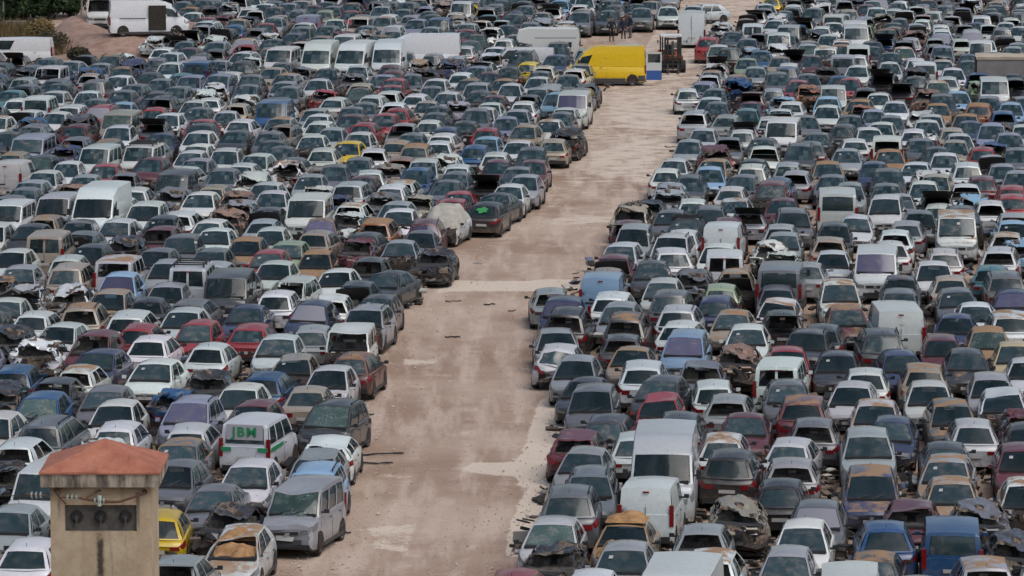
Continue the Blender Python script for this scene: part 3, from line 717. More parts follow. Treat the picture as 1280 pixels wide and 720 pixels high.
BARE = [(-90, -60), (60, -60), (100, -5), (240, 44), (238, 60), (176, 80), (150, 90), (60, 92), (-90, 84)]   # grass, soil heap
CLEAR = [(735, 58), (745, 36), (790, 40), (840, 28), (880, 10), (900, 60), (860, 92), (805, 112), (735, 80)]  # turning place by the yellow van
def inside(poly, x, y):
    c = False; n = len(poly)
    for i in range(n):
        (x1, y1), (x2, y2) = poly[i], poly[(i + 1) % n]
        if (y1 > y) != (y2 > y) and x < (x2 - x1) * (y - y1) / (y2 - y1) + x1: c = not c
    return c
PAINTS = dict(WH=(.55, .59, .59), LG=(.28, .305, .33), GY=(.115, .126, .14), DG=(.036, .042, .050), BK=(.016, .016, .018), BL=(.016, .070, .175), LB=(.22, .36, .52),
              NB=(.028, .042, .10), RD=(.26, .032, .040), DR=(.10, .024, .032), BG=(.30, .265, .215), YE=(.66, .46, .015), OR=(.27, .11, .045), GN=(.24, .31, .21),
              TQ=(.07, .20, .22), LV=(.22, .24, .33), WB=(.22, .13, .09), CR=(.50, .41, .24))
cars = []
x0 = y0 = 0; sc_ = 1
for ln in DATA.strip().splitlines():
    if ln.startswith('T'):
        _, a, b, c = ln.split(); x0, y0, sc_ = float(a), float(b), float(c); continue
    for e in ln.split('|'):
        a, b, c = e.split()
        m = re.match(r'([hcsemukpv])([A-Z]{2})([FR])([a-zA-Z]*?)(?:y(-?\d+))?([a-z]*)$', c)
        kind, colr, fac, fl, yw = m[1], m[2], m[3], m[4] + m[6], float(m[5] or 0)
        seed = int(float(a) * 7 + float(b) * 13) % 6
        px, py = x0 + float(a) / sc_, y0 + float(b) / sc_
        anc = KIND[kind]
        # the picture point is the middle of the roof edge over the window that faces the camera
        if fac == 'F': ay, az = anc['yB'] - .11, anc['H'] - .04
        else: ay, az = -anc['yC'] - .05, anc['H'] - .06
        if kind == 'v': az = anc['H'] - .40
        X, Y = unproj(px, py, az)
        ang = -ROADDIR + R(yw)
        # anchor offset in the car frame seen along its heading (nearer end towards the camera)
        ox, oy = -ay * -math.sin(ang) * -1, ay * math.cos(ang)
        cx, cy = X - (-math.sin(ang) * ay), Y - math.cos(ang) * ay
        cars.append(dict(kind=kind, col=colr, fac=fac, fl=fl, yaw=yw, seed=seed, x=cx, y=cy, px=px, py=py, dig=True))
# ---- push apart the ones that would stand inside each other (in the frame of the track)
SPECIAL_RECTS = []      # lateral, along, half width, half length of things standing across the rows
def special_rect(px, py, wl, wa, z=0):
    X, Y = unproj(px, py, z); l, a = to_road(X, Y); SPECIAL_RECTS.append((l, a, wl / 2, wa / 2))
special_rect(760, 104, 5.6, 2.6); special_rect(812, 106, 1.6, 2.2)     # yellow van and its open door
special_rect(522, 88, 5.9, 2.4); special_rect(648, 91, 5.0, 2.4); special_rect(684, 80, 5.2, 2.5)
special_rect(842, 90, 2.2, 4.0); special_rect(1262, 112, 5.5, 3.2); special_rect(30, 82, 4.6, 2.3)
_l = np.array([to_road(c['x'], c['y']) for c in cars])
_o = _l.copy()
_hw = np.array([KIND[c['kind']]['W'] / 2 for c in cars]); _hl = np.array([KIND[c['kind']]['L'] / 2 * (.93 if ('x' in c['fl'] or 'b' in c['fl']) else .98) for c in cars])
big_yaw = np.array([abs(c['yaw']) for c in cars]); _hw = _hw + _hl * np.sin(np.radians(big_yaw)) * .5
SRr = np.array(SPECIAL_RECTS)
for it in range(160):
    dl = _l[:, None, 0] - _l[None, :, 0]; da = _l[:, None, 1] - _l[None, :, 1]
    ol = _hw[:, None] + _hw[None, :] + .02 - np.abs(dl); oa = _hl[:, None] + _hl[None, :] + .04 - np.abs(da)
    hit = (ol > 0) & (oa > 0); np.fill_diagonal(hit, False)
    lat = hit & (ol < oa * .33); lon = hit & ~lat
    _l[:, 0] += np.where(lat, np.sign(dl + 1e-9) * ol * .24, 0).sum(1)
    _l[:, 1] += np.where(lon, np.sign(da + 1e-9) * oa * .24, 0).sum(1)
    if len(SRr):
        dl = _l[:, None, 0] - SRr[None, :, 0]; da = _l[:, None, 1] - SRr[None, :, 1]
        ol = _hw[:, None] + SRr[None, :, 2] - np.abs(dl); oa = _hl[:, None] + SRr[None, :, 3] - np.abs(da)
        hit = (ol > 0) & (oa > 0); lat = hit & (ol < oa * .5); lon = hit & ~lat
        _l[:, 0] += np.where(lat, np.sign(dl) * ol * .4, 0).sum(1); _l[:, 1] += np.where(lon, np.sign(da) * oa * .4, 0).sum(1)
    _l += (_o - _l) * (.03 if it < 110 else .004)
# drop the few that still stand in another car
keep = np.ones(len(cars), bool)
order = np.argsort(-_l[:, 1])
moved = np.abs(_l - _o)
for i in range(len(cars)):
    if not keep[i]: continue
    ol = _hw[i] + _hw - np.abs(_l[i, 0] - _l[:, 0]); oa = _hl[i] + _hl - np.abs(_l[i, 1] - _l[:, 1])
    for j in np.where((ol > .12) & (oa > .35) & keep)[0]:
        if j == i: continue
        pri = lambda k: (cars[k]['kind'] in 'vpk', cars[k]['col'] not in ('GY', 'DG', 'BK'), -moved[k, 1] / 5 - moved[k, 0], k)
        worse = i if pri(i) < pri(j) else j
        keep[worse] = False
        if worse == i: break
for c, p in zip(cars, _l): c['x'], c['y'] = from_road(*p); c['l'], c['a'] = p

cars = [c for c, k in zip(cars, keep) if k]
# ---- the rest of the yard: every free place in the files on both sides of the track
pl = [(c['l'], c['a'], KIND[c['kind']]['W'] / 2, KIND[c['kind']]['L'] / 2) for c in cars] + list(SPECIAL_RECTS)
PL = np.zeros((6000, 4)); PL[:len(pl)] = pl; npl = len(pl)
frng = random.Random(11)
def pick_col(): return frng.choices(['WH', 'LG', 'GY', 'DG', 'BK', 'RD', 'DR', 'BL', 'NB', 'LB', 'BG', 'LV', 'OR', 'GN', 'TQ', 'WB', 'YE'], [25, 19, 23, 15, 7, 1.8, 2.2, 1.4, 4, 1.4, 3, 2.5, .3, .4, .4, .8, .1])[0]
def pick_flags(fac):
    f = ''
    if frng.random() < .15: f += 'm'
    r = frng.random()
    if r < .16: f += 'x'
    elif r < .28: f += 'w'
    elif r < .40 and fac == 'F': f += 'b'
    elif r < .47: f += 'o'
    elif r < .53 and fac == 'F': f += 'g'
    elif r < .56 and fac == 'F': f += 'f'
    return f
def free(l, a, hw, hl, ml=.03, ma=.08):
    q = PL[:npl]
    return not np.any((np.abs(q[:, 0] - l) < q[:, 2] + hw + ml) & (np.abs(q[:, 1] - a) < q[:, 3] + hl + ma))
def allowed(x, y):
    for dx, dy in ((-.95, -2), (.95, -2), (-.95, 2), (.95, 2)):
        px, py, s = proj(x + dx, y + dy)
        if py < -26 or px < -70 or px > 1350 or py > 760: return False
        if edge(LEFT_EDGE, py) - 3 < px < edge(RIGHT_EDGE, py) + 3: return False
        if inside(BARE, px, py) or inside(CLEAR, px, py): return False
    return True
for l0 in np.arange(-95, 75, .43):
    a = 100 + frng.random() * 2
    while a < 440:
        x, y = from_road(l0, a)
        kind = frng.choices('hcsemukp', [16, 40, 9, 9, 9, 10, 6, 1.2])[0]
        K = KIND[kind]
        if free(l0, a, K['W'] / 2, K['L'] / 2) and allowed(x, y):
            fac = 'F' if frng.random() < .6 else 'R'
            col_ = pick_col() if kind not in 'kp' else frng.choice(['WH', 'WH', 'WH', 'LG', 'BL'])
            px, py, s = proj(x, y, K['H'])
            cars.append(dict(kind=kind, col=col_, fac=fac, fl=pick_flags(fac), yaw=frng.gauss(0, 2.8), seed=frng.randrange(6), x=x, y=y, l=l0, a=a, px=px, py=py, dig=False))
            PL[npl] = (l0, a, K['W'] / 2, K['L'] / 2); npl += 1
            a += K['L'] * .5
        a += .6
print('vehicles', len(cars))
crng = random.Random(5)
for c in cars:
    if c['dig'] and c['yaw'] == 0: c['yaw'] = crng.gauss(0, 2.0)
    base = Vector(PAINTS[c['col']])
    f = crng.uniform(.82, 1.14)
    g = sum(base) / 3
    tint = Vector([b * f * crng.uniform(.95, 1.05) for b in base])
    mud = .98 if 'M' in c['fl'] else .76 if 'm' in c['fl'] else crng.choice([0, .1, .2, .3, .42])
    c['rgba'] = (*tint, mud)
    c['tk'] = ''.join(ch for ch in c['fl'] if ch not in 'mM')
    c['sc'] = (crng.uniform(.95, 1.0), crng.uniform(.93, 1.0), max(.93, min(1.06, crng.gauss(1, .03)))) if c['kind'] not in 'v' else (1, 1, 1)
    K = KIND[c['kind']]
    px, py, s = proj(c['x'], c['y'], K['H'] / 2)
    vis = 1.0 if (-8 < px < 1288 and -5 < py - s * .5 and py - s * .6 < 722) else 0.0
    c['size'] = s * s * K['W'] * (K['H'] + .5) * vis * (.55 if not c['dig'] and py > 300 else 1)
    if any(q in c['fl'] for q in 'stja'): c['size'] *= 2
cars.sort(key=lambda c: -c['size'])
NEAR_N = 300
near, far = cars[:NEAR_N], cars[NEAR_N:]

# ------------------------------------------------------------------ vehicles as things (the 300 that show largest)
TITLE = dict(h='small hatchback', c='hatchback', s='saloon', e='estate car', m='people carrier', u='tall crossover', k='compact van', p='van', v='panel van')
OBJ = dict(h='small_hatchback', c='hatchback', s='saloon_car', e='estate_car', m='people_carrier', u='crossover_car', k='compact_van', p='passenger_van', v='panel_van')
def tag(o, label=None, cat=None, group=None, kind=None):
    if label: o['label'] = label
    if cat: o['category'] = cat
    if group: o['group'] = group
    if kind: o['kind'] = kind
    return o
def empty(name, loc, rz=0.0):
    o = bpy.data.objects.new(name, None); o.empty_display_size = .3; COL.objects.link(o); o.location = loc; o.rotation_euler.z = rz; return o
def link(name, me, parent=None):
    o = bpy.data.objects.new(name, me); COL.objects.link(o); o.parent = parent; return o
def obj(name, pm, parent=None, angle=R(38)):
    return link(name, to_mesh(name, pm, angle), parent)
def text_mesh(s, size, depth, mat):
    cu = bpy.data.curves.new('lettering', 'FONT'); cu.body = s; cu.size = size; cu.extrude = depth; cu.offset = .008; cu.space_character = 1.18
    cu.align_x = 'CENTER'; cu.align_y = 'CENTER'
    o = bpy.data.objects.new('lettering', cu); COL.objects.link(o)
    bpy.context.view_layer.update()
    me = bpy.data.meshes.new_from_object(o.evaluated_get(bpy.context.evaluated_depsgraph_get()))
    bpy.data.objects.remove(o); me.materials.clear(); me.materials.append(M[mat]); return me
_tm = {}
ROADSIDE = 2.6
trnd = random.Random(77)
def lean(kind): return (R(trnd.gauss(0, .7)), R(trnd.gauss(0, .8))) if kind not in 'pv' else (0, 0)   # flat tyres, sagging springs
def place(c, name=None, skip=(), rgba=None):
    kind, fac = c['kind'], c['fac']
    parts, dims = template(kind, fac, c['tk'], c['seed'])
    key = (kind, fac, ''.join(sorted(c['tk'])), c['seed'])
    root = empty(name or OBJ[kind], (c['x'], c['y'], c.get('z', 0)), -ROADDIR + R(c['yaw']) + (math.pi if fac == 'R' else 0) if 'rz' not in c else c['rz'])
    px, py, s = proj(c['x'], c['y'])
    side = (edge(LEFT_EDGE, py) - px) / s if px < 640 + (360 - py) * .3 else (px - edge(RIGHT_EDGE, py)) / s
    roadside = side < ROADSIDE or c.get('all')
    root.rotation_euler.x, root.rotation_euler.y = lean(kind)
    root.scale = c.get('sc', (1, 1, 1))
    made = {}
    for k in sorted(parts, key=lambda k: parts[k][1] not in (None, 'body')):
        nm, par, pm = parts[k]
        if k in skip: continue
        if not roadside:
            if k.startswith('rim'): continue
            if k in (('plate_rear', 'bumper_rear') if fac == 'F' else ('plate_front', 'grille', 'bumper_front', 'wiper')): continue
            if k.startswith('tail_light') and fac == 'F' or k.startswith('headlight') and fac == 'R': continue
        if (key, k) not in _tm: _tm[key, k] = to_mesh(nm, pm, R(14) if 'x' in c['tk'] else R(24) if 'd' in c['tk'] else R(38))
        o = link(nm, _tm[key, k], root if par in (None, 'body') else made.get(par, root))
        o.color = rgba or c['rgba']; made[k] = o
        if nm in ('torn_metal', 'engine_bay'): o['kind'] = 'stuff'
    return root, made, dims

# labels: look first, then the file it stands in, counted from the track, and its place in that file
CNAME = dict(WH='white', LG='silver', GY='grey', DG='dark grey', BK='black', BL='blue', LB='light blue', NB='navy', RD='red', DR='maroon', BG='beige', YE='yellow', OR='rust brown', GN='pale green', TQ='turquoise', LV='lavender grey', WB='reddish brown', CR='cream')
def state(c):
    f = c['fl']
    if 't' in f: return 'with a tarpaulin over its raised bonnet'
    if 'x' in f: return 'crushed'
    if 'o' in f: return 'with raised bonnet' if c['fac'] == 'F' else 'with raised tailgate'
    if 'M' in f: return 'caked in ochre mud'
    if 'm' in f: return 'with muddy roof'
    if 'w' in f: return 'without windscreen' if c['fac'] == 'F' else 'without rear glass'
    if 'b' in f: return 'with stripped nose' if c['fac'] == 'F' else 'without rear bumper'
    if 'd' in f: return 'with dented roof'
    if 'g' in f: return 'with cracked windscreen'
    if 'f' in f: return 'with fogged windscreen'
    if 'l' in f: return 'with purplish glass'
    if 'k' in f: return 'with roof rack'
    return 'facing the camera' if c['fac'] == 'F' else 'seen from behind'
ORD = 'first second third fourth fifth sixth seventh eighth ninth tenth eleventh twelfth thirteenth fourteenth fifteenth sixteenth seventeenth eighteenth nineteenth twentieth'.split()
for c in near:
    px, py, s = proj(c['x'], c['y'])
    le, re_ = edge(LEFT_EDGE, py), edge(RIGHT_EDGE, py)
    c['side'] = 'left' if px < (le + re_) / 2 else 'right'
    d = (le - px) / s if c['side'] == 'left' else (px - re_) / s
    c['file'] = max(0, int(d / 2.1))
files = {}
for c in near: files.setdefault((c['side'], c['file']), []).append(c)
for f in files.values():
    f.sort(key=lambda c: c['y'])
    for i, c in enumerate(f): c['rank'] = i
seen = {}
for c in near:
    look = CNAME[c['col']] + ' ' + TITLE[c['kind']]
    st = state(c)
    if st == 'crushed': look = 'crushed ' + look; st = ''
    c['look'] = look; c['short'] = look + (' ' + st if st else '')
def lab(c):
    n = ORD[c['file']] if c['file'] < 20 else '%dth' % (c['file'] + 1)
    r = ORD[c['rank']] if c['rank'] < 20 else '%dth' % (c['rank'] + 1)
    t = '%s, %s car up the %s file %s of the track' % (c['short'], r, n, c['side'])
    if len(t.split()) > 16: t = '%s, %s up the %s file %s of track' % (c['short'].replace('with a tarpaulin over its raised bonnet', 'with tarpaulin over raised bonnet'), r, n, c['side'])
    return t
SPECIAL = {}
for c in near:
    root, made, dims = place(c)
    tag(root, lab(c), 'van' if c['kind'] in 'kpv' else 'car', 'vehicles stored in the yard')
    if 'j' in c['fl']:
        root['label'] = 'white compact van with green JBM lettering on its rear window'
        W_, L_, H_, a_ = dims
        rwp = made.get('rear_window0')
        K = KIND['k']; tilt = math.atan2(K['yD'] - K['yC'], K['H'] - K['zD'])
        zc = lerp(K['zD'], K['H'], .62)
        yy = lerp(K['yD'], K['yC'], .5) + .075
        pan = PartMesh(); pan.box((0, yy - .022, zc), (1.24, .012, .50), 'fogp'); o = obj('window_film', pan, rwp)
        t = link('lettering', text_mesh('JBM', .38, .006, 'green'), rwp); t.rotation_euler = (R(90) - tilt * 0, 0, R(180)); t.location = (0, yy + .0, zc + .0)
        t.scale = (1.25, 1.15, 1)
        for sg in (1, -1):
            g = PartMesh(); g.box((sg * .62, K['L'] / 2 + .012, .98), (.34, .02, .13), 'green'); g.box((sg * (K['W'] / 2 + .016), 1.2, .98), (.02, 1.6, .13), 'green'); obj('green_stripe', g, root)
    if 's' in c['fl']:
        root['label'] = 'black hatchback with a bright green splash painted on its rear window beside the track'
        K = KIND['c']; g = PartMesh()
        pa, pb = dims[3]; sl = (pb.y - pa.y) / (pb.z - pa.z)
        pts = [(.27 * (1 + .22 * math.sin(5 * t + 1)) * math.cos(t) * 1.0, .12 * (1 + .25 * math.sin(4 * t)) * math.sin(t)) for t in [k * 2 * math.pi / 26 for k in range(26)]]
        for k in range(26):
            a, b = pts[k], pts[(k + 1) % 26]
            g.face([(0, 0, 0), (a[0], a[1] * sl, a[1]), (b[0], b[1] * sl, b[1])], 'lime')
        o = obj('painted_splash', g, root); o.location = (.02, (pa.y + pb.y) / 2 + .045, (pa.z + pb.z) / 2 + .03)
    if 'a' in c['fl']:
        root['label'] = 'white van with a small green emblem on its windowless rear doors'
        g = PartMesh(); K = KIND['p']
        for k in range(12):
            t0, t1 = k * .42, (k + 1) * .42
            if k in (5, 6): continue
            g.face([(.0 + r * math.cos(t), 0, r * 1.25 * math.sin(t)) for r, t in ((.10, t0), (.16, t0), (.16, t1), (.10, t1))], 'green')
        o = obj('emblem', g, root); o.location = (.42, K['L'] / 2 + .03, 1.02)
    c['root'] = root

# ------------------------------------------------------------------ the far vehicles, past the 300 largest: one object
def far_mesh(lst):
    V, Fc, Fl, Mi, Cl = [], [], [], [], []
    nv = 0
    skipk = ('wiper', 'engine', 'seats')
    mats = ['paintA', 'glassA', 'dark', 'hole', 'cabin', 'tyre', 'rim', 'lamp', 'red', 'plate', 'junk', 'tarp', 'trim', 'lav', 'fog', 'crack', 'green', 'cream', 'paleg', 'yellowp']
    mi = {k: i for i, k in enumerate(mats)}; mi['paint'] = 0; mi['glass'] = 1
    cache = {}
    for c in lst:
        key = (c['kind'], c['fac'], c['tk'], c['seed'])
        if key not in cache:
            parts, dims = template(*key)
            vs, ls, lt, ms, o = [], [], [], [], 0
            for k, (nm, par, pm) in parts.items():
                if k == 'wiper' or k.startswith('rim') or k.startswith('seat'): continue
                if k in (('plate_rear', 'bumper_rear') if c['fac'] == 'F' else ('plate_front', 'grille', 'bumper_front')): continue
                if k.startswith('tail_light') and c['fac'] == 'F' or k.startswith('headlight') and c['fac'] == 'R': continue
                vs.append(np.array(pm.v, float))
                for f, m in zip(pm.f, pm.m): ls.append(np.array(f) + o); lt.append(len(f)); ms.append(mi[m])
                o += len(pm.v)
            cache[key] = (np.concatenate(vs), np.concatenate(ls), np.array(lt), np.array(ms))
        v, l, t, m = cache[key]; v = v * np.array(c['sc'])
        a = -ROADDIR + R(c['yaw']) + (math.pi if c['fac'] == 'R' else 0)
        ca, sa = math.cos(a), math.sin(a)
        w = np.stack([v[:, 0] * ca - v[:, 1] * sa + c['x'], v[:, 0] * sa + v[:, 1] * ca + c['y'], v[:, 2]], 1)
        V.append(w); Fl.append(l + nv); Fc.append(t); Mi.append(m); Cl.append(np.tile(np.array(c['rgba']), (len(v), 1))); nv += len(v)
    V = np.concatenate(V); Fl = np.concatenate(Fl); Fc = np.concatenate(Fc); Mi = np.concatenate(Mi); Cl = np.concatenate(Cl)
    me = bpy.data.meshes.new('distant_parked_cars')
    me.vertices.add(len(V)); me.vertices.foreach_set('co', V.ravel())
    me.loops.add(len(Fl)); me.loops.foreach_set('vertex_index', Fl.astype(np.int32))
    me.polygons.add(len(Fc)); me.polygons.foreach_set('loop_start', np.concatenate([[0], np.cumsum(Fc)[:-1]]).astype(np.int32))
    me.polygons.foreach_set('material_index', Mi.astype(np.int32))
    me.update(calc_edges=True); me.validate()
    at = me.attributes.new('paint', 'FLOAT_COLOR', 'POINT'); at.data.foreach_set('color', Cl.ravel().astype(np.float32))
    for k in mats: me.materials.append(M[k])
    me.polygons.foreach_set('use_smooth', np.ones(len(me.polygons), bool))
    try: me.set_sharp_from_angle(angle=R(38))
    except Exception: pass
    print('far mesh faces', len(Fc))
    return me
far_o = link('distant_parked_cars', far_mesh(far))
tag(far_o, 'hundreds of dusty parked cars filling the far yard in tight files', 'cars', None, 'stuff')

# ------------------------------------------------------------------ the ground, the dirt track, the soil heap
M['fogp'] = simple('pale_window_film', (.36, .35, .38), .5)
def dirt_mat(name, attr):
    m, nt, b = new_mat(name)
    geo = N(nt, 'ShaderNodeNewGeometry'); pos = geo.outputs['Position']
    mp = N(nt, 'ShaderNodeMapping'); mp.inputs['Rotation'].default_value = (0, 0, ROADDIR); mp.inputs['Scale'].default_value = (1.0, .10, 1)
    nt.links.new(pos, mp.inputs['Vector'])
    ruts = noise_n(nt, mp.outputs[0], 1.1, 4, .6)
    big = noise_n(nt, pos, .11, 4, .6); mid = noise_n(nt, pos, .7, 5, .65); fine = noise_n(nt, pos, 9, 4, .7); grit = noise_n(nt, pos, 30, 3, .7)
    c = mixc(nt, ramp(nt, big, .36, .66), (0.289, 0.202, 0.151), (0.427, 0.332, 0.266))
    c = mixc(nt, math_n(nt, 'MULTIPLY', ramp(nt, ruts, .45, .66), .7), c, (0.506, 0.413, 0.348))
    c = mixc(nt, math_n(nt, 'MULTIPLY', ramp(nt, mid, .50, .70), .6), c, (0.253, 0.164, 0.114))
    c = mixc(nt, math_n(nt, 'MULTIPLY', ramp(nt, fine, .55, .75), .55), c, (0.478, 0.381, 0.306))
    c = mixc(nt, math_n(nt, 'MULTIPLY', ramp(nt, fine, .45, .30), .55), c, (0.152, 0.094, 0.065))
    c = mixc(nt, math_n(nt, 'MULTIPLY', ramp(nt, grit, .60, .72), .45), c, (0.579, 0.469, 0.389))
    if attr:
        ar = N(nt, 'ShaderNodeAttribute'); ar.attribute_type = 'GEOMETRY'; ar.attribute_name = 'rut'
        c = mixc(nt, math_n(nt, 'MULTIPLY', math_n(nt, 'MULTIPLY', ar.outputs['Fac'], ramp(nt, mid, .38, .62)), .38), c, (0.558, 0.458, 0.388))
        at = N(nt, 'ShaderNodeAttribute'); at.attribute_type = 'GEOMETRY'; at.attribute_name = 'pale'
        f = math_n(nt, 'ADD', at.outputs['Fac'], math_n(nt, 'MULTIPLY', math_n(nt, 'SUBTRACT', mid, .5), 1.3))
        f = math_n(nt, 'ADD', f, math_n(nt, 'MULTIPLY', math_n(nt, 'SUBTRACT', fine, .5), .5)); f = ramp(nt, f, .36, .68)
        c = mixc(nt, math_n(nt, 'MULTIPLY', f, .82), c, mixc(nt, fine, (0.506, 0.435, 0.357), (0.696, 0.614, 0.520)))
    nt.links.new(c, b.inputs['Base Color']); b.inputs['Roughness'].default_value = .95; b.inputs['Specular IOR Level'].default_value = .2
    bu = N(nt, 'ShaderNodeBump'); bu.inputs['Strength'].default_value = .55; bu.inputs['Distance'].default_value = .05
    nt.links.new(math_n(nt, 'ADD', fine, math_n(nt, 'MULTIPLY', mid, 2.0)), bu.inputs['Height']); nt.links.new(bu.outputs[0], b.inputs['Normal'])
    return m
M['dirt'] = dirt_mat('yard_dirt', False); M['track'] = dirt_mat('track_dirt', True)
g = PartMesh(); g.grid(lambda u, t: (lerp(-700, 700, u), lerp(20, 1500, t), 0), 40, 40, 'dirt'); o = obj('ground', g); tag(o, kind='structure')
PALE = [[(700, 490), (676, 500), (664, 535), (655, 562), (646, 577), (592, 579), (578, 588), (612, 593), (648, 596), (648, 606), (660, 612), (650, 630), (640, 650), (632, 695), (660, 695), (720, 600)],
        [(548, 352), (735, 350), (735, 362), (548, 365)], [(690, 272), (765, 270), (765, 279), (690, 281)], [(505, 448), (545, 446), (545, 455), (505, 458)], [(460, 660), (520, 655), (510, 690), (470, 685)],
        [(740, 188), (790, 180), (800, 205), (760, 225), (735, 215)], [(760, 130), (850, 118), (850, 165), (770, 160)], [(790, 170), (850, 172), (812, 230), (790, 228)]]
def pale_at(px, py):
    for k, p in enumerate(PALE):
        if inside(p, px, py): return .95 if k < 2 else .60
    return .30 + .20 * max(0, min(1, (330 - py) / 200))
NA, NC = 420, 70
tv, pv, rv, tf = [], [], [], []
for i in range(NA + 1):
    py = 800 - 850 * (i / NA)
    a, b = edge(LEFT_EDGE, py) - 40, edge(RIGHT_EDGE, py) + 40
    for j in range(NC + 1):
        px = lerp(a, b, j / NC); X, Y = unproj(px, py); tv.append((X, Y, .004))
        k = sum(pale_at(px + dx, py + dy) for dx, dy in ((0, 0), (3, 0), (-3, 0), (0, 1.5), (0, -1.5))) / 5
        if j in (0, NC): k = 0
        pv.append(k)
        sc__ = proj(X, Y)[2]; dl_ = (px - lerp(edge(LEFT_EDGE, py), edge(RIGHT_EDGE, py), .36 + .05 * math.sin(Y * .05))) / sc__; dr_ = (px - lerp(edge(LEFT_EDGE, py), edge(RIGHT_EDGE, py), .66 + .04 * math.sin(Y * .04 + 1))) / sc__
        rv.append(min(1, sum(math.exp(-((d_ + o_) / .22) ** 2) for d_ in (dl_, dr_) for o_ in (-.8, .8))))
for i in range(NA):
    for j in range(NC): q = i * (NC + 1) + j; tf.append((q, q + 1, q + NC + 2, q + NC + 1))
me = bpy.data.meshes.new('dirt_track'); me.from_pydata(tv, [], tf); me.materials.append(M['track'])
at = me.attributes.new('pale', 'FLOAT', 'POINT'); at.data.foreach_set('value', pv)
at = me.attributes.new('rut', 'FLOAT', 'POINT'); at.data.foreach_set('value', rv)
o = link('dirt_track', me); tag(o, kind='structure')
# loose stones and clods on the track: one uncountable scatter
grnd = random.Random(3)
st_ = PartMesh()
M['stone'] = make_rust('loose_stone', (.33, .26, .21), (.50, .44, .39), 2)
for k in range(1500):
    py = 720 - 700 * grnd.random() ** 1.6
    a, b = edge(LEFT_EDGE, py), edge(RIGHT_EDGE, py)
    u = grnd.random(); u = u ** 2.2 * .35 if grnd.random() < .45 else 1 - grnd.random() ** 2.2 * .35 if grnd.random() < .6 else u
    X, Y = unproj(lerp(a - 6, b + 6, u), py); r = grnd.uniform(.02, .05) * (1.8 if grnd.random() < .06 else 1)
    i = len(st_.v)
    for dx, dy, dz in ((1, 0, 0), (-.5, .87, 0), (-.5, -.87, 0), (0, 0, 1), (.2, .1, -.6)):
        st_.v.append((X + dx * r * grnd.uniform(.6, 1.3), Y + dy * r * grnd.uniform(.6, 1.3), .01 + r * .4 + dz * r * .7))
    for f in ((0, 1, 3), (1, 2, 3), (2, 0, 3), (1, 0, 4), (2, 1, 4), (0, 2, 4)): st_.f.append(tuple(i + q for q in f)); st_.m.append('stone')
o = obj('loose_stones', st_, None, R(10)); tag(o, 'loose stones and clods scattered over the dirt track', 'gravel', None, 'stuff')
# soil heap at the far left, with a flat top on which two vans stand
hc = unproj(170, 56)
def heap_h(x, y):
    dx, dy = (x - hc[0]), (y - hc[1])
    d = math.sqrt((dx / 5.2) ** 2 + (dy / 11) ** 2)
    h = 1.35 * max(0, min(1, (1.35 - d) / .55)); h = h * h * (3 - 2 * h / 1.35) / 1.35
    e = math.sqrt(((dx + 4.6) / 3.2) ** 2 + ((dy + 2) / 6) ** 2)
    return h + .85 * max(0, 1 - e * e) + (.10 * noise.noise((x * .8, y * .8, 0)) + .06 * noise.noise((x * 2.5, y * 2.5, 3))) * min(1, h * 2) - .02
M['soil'] = make_rust('heaped_soil', (.22, .135, .10), (.32, .225, .18), 1.2)
g = PartMesh(); g.grid(lambda u, t: (lambda x, y: (x, y, heap_h(x, y)))(hc[0] + lerp(-17, 17, u), hc[1] + lerp(-19, 22, t)), 60, 60, 'soil')
o = obj('earth_mound', g, None, R(80)); tag(o, kind='structure')

# ------------------------------------------------------------------ vans standing across the rows
def across(px, py, kind, fac, tk, col, left=True, sx=1.0, name=None, z=0.0, yaw=0.0, seed=1):
    X, Y = unproj(px, py, z)
    c = dict(kind=kind, fac=fac, tk=tk, seed=seed, x=X, y=Y, z=z, rgba=(*PAINTS[col], .12), all=True, yaw=0, rz=(R(-90) if left else R(90)) + R(yaw))
    root, made, dims = place(c, name)
    root.scale = (1, sx, 1)
    return root, made
PAINTS['WV'] = (.66, .68, .70); PAINTS['YV'] = (.70, .47, .012)
r, md = across(757, 106, 'v', 'F', '', 'YV', True, .90)
tag(r, 'yellow delivery van standing across the track with its rear door open', 'van')
K = KIND['v']; g = PartMesh()
hx = -(K['W'] / 2 - .02)
g.box((-hx - .0, K['L'] / 2 + .60, .70), (.05, 1.10, .62), 'BLUEP'); g.box((-hx, K['L'] / 2 + .60, 1.26), (.05, 1.10, .50), 'LPAINT')
for a, b in (((-hx, K['L'] / 2 + .60, 2.14), (.05, 1.10, .12)), ((-hx, K['L'] / 2 + .10, 1.8), (.05, .10, .6)), ((-hx, K['L'] / 2 + 1.10, 1.8), (.05, .10, .6))): g.box(a, b, 'LPAINT')
M['BLUEP'] = simple('blue_door_panel', (.03, .09, .30), .4); M['LPAINT'] = simple('pale_door_panel', (.50, .54, .53), .4)
door = obj('rear_door', g, r)
g = PartMesh(); g.box((-hx, K['L'] / 2 + .60, 1.8), (.02, .90, .56), 'glass'); obj('door_window', g, door)
g = PartMesh(); g.box((K['W'] / 2 + .012, -.1, .42), (.02, 3.0, .16), 'trim'); g.box((K['W'] / 2 + .012, 2.56, .50), (.02, .48, .36), 'trim'); obj('side_moulding', g, r)
r, md = across(524, 89, 'v', 'F', '', 'WV', True, .98, seed=2); tag(r, 'long white panel van parked sideways behind the black covered heap', 'van')
r, md = across(648, 94, 'k', 'F', 'n', 'WV', True, 1.16, seed=1); tag(r, 'white compact delivery van parked sideways behind a small yellow car', 'van')
zt = 1.30
r, md = across(186, 44, 'v', 'F', 'd', 'WV', False, .98, z=zt, yaw=8, seed=3); tag(r, 'white panel van on the soil heap with its side door slid open', 'van')
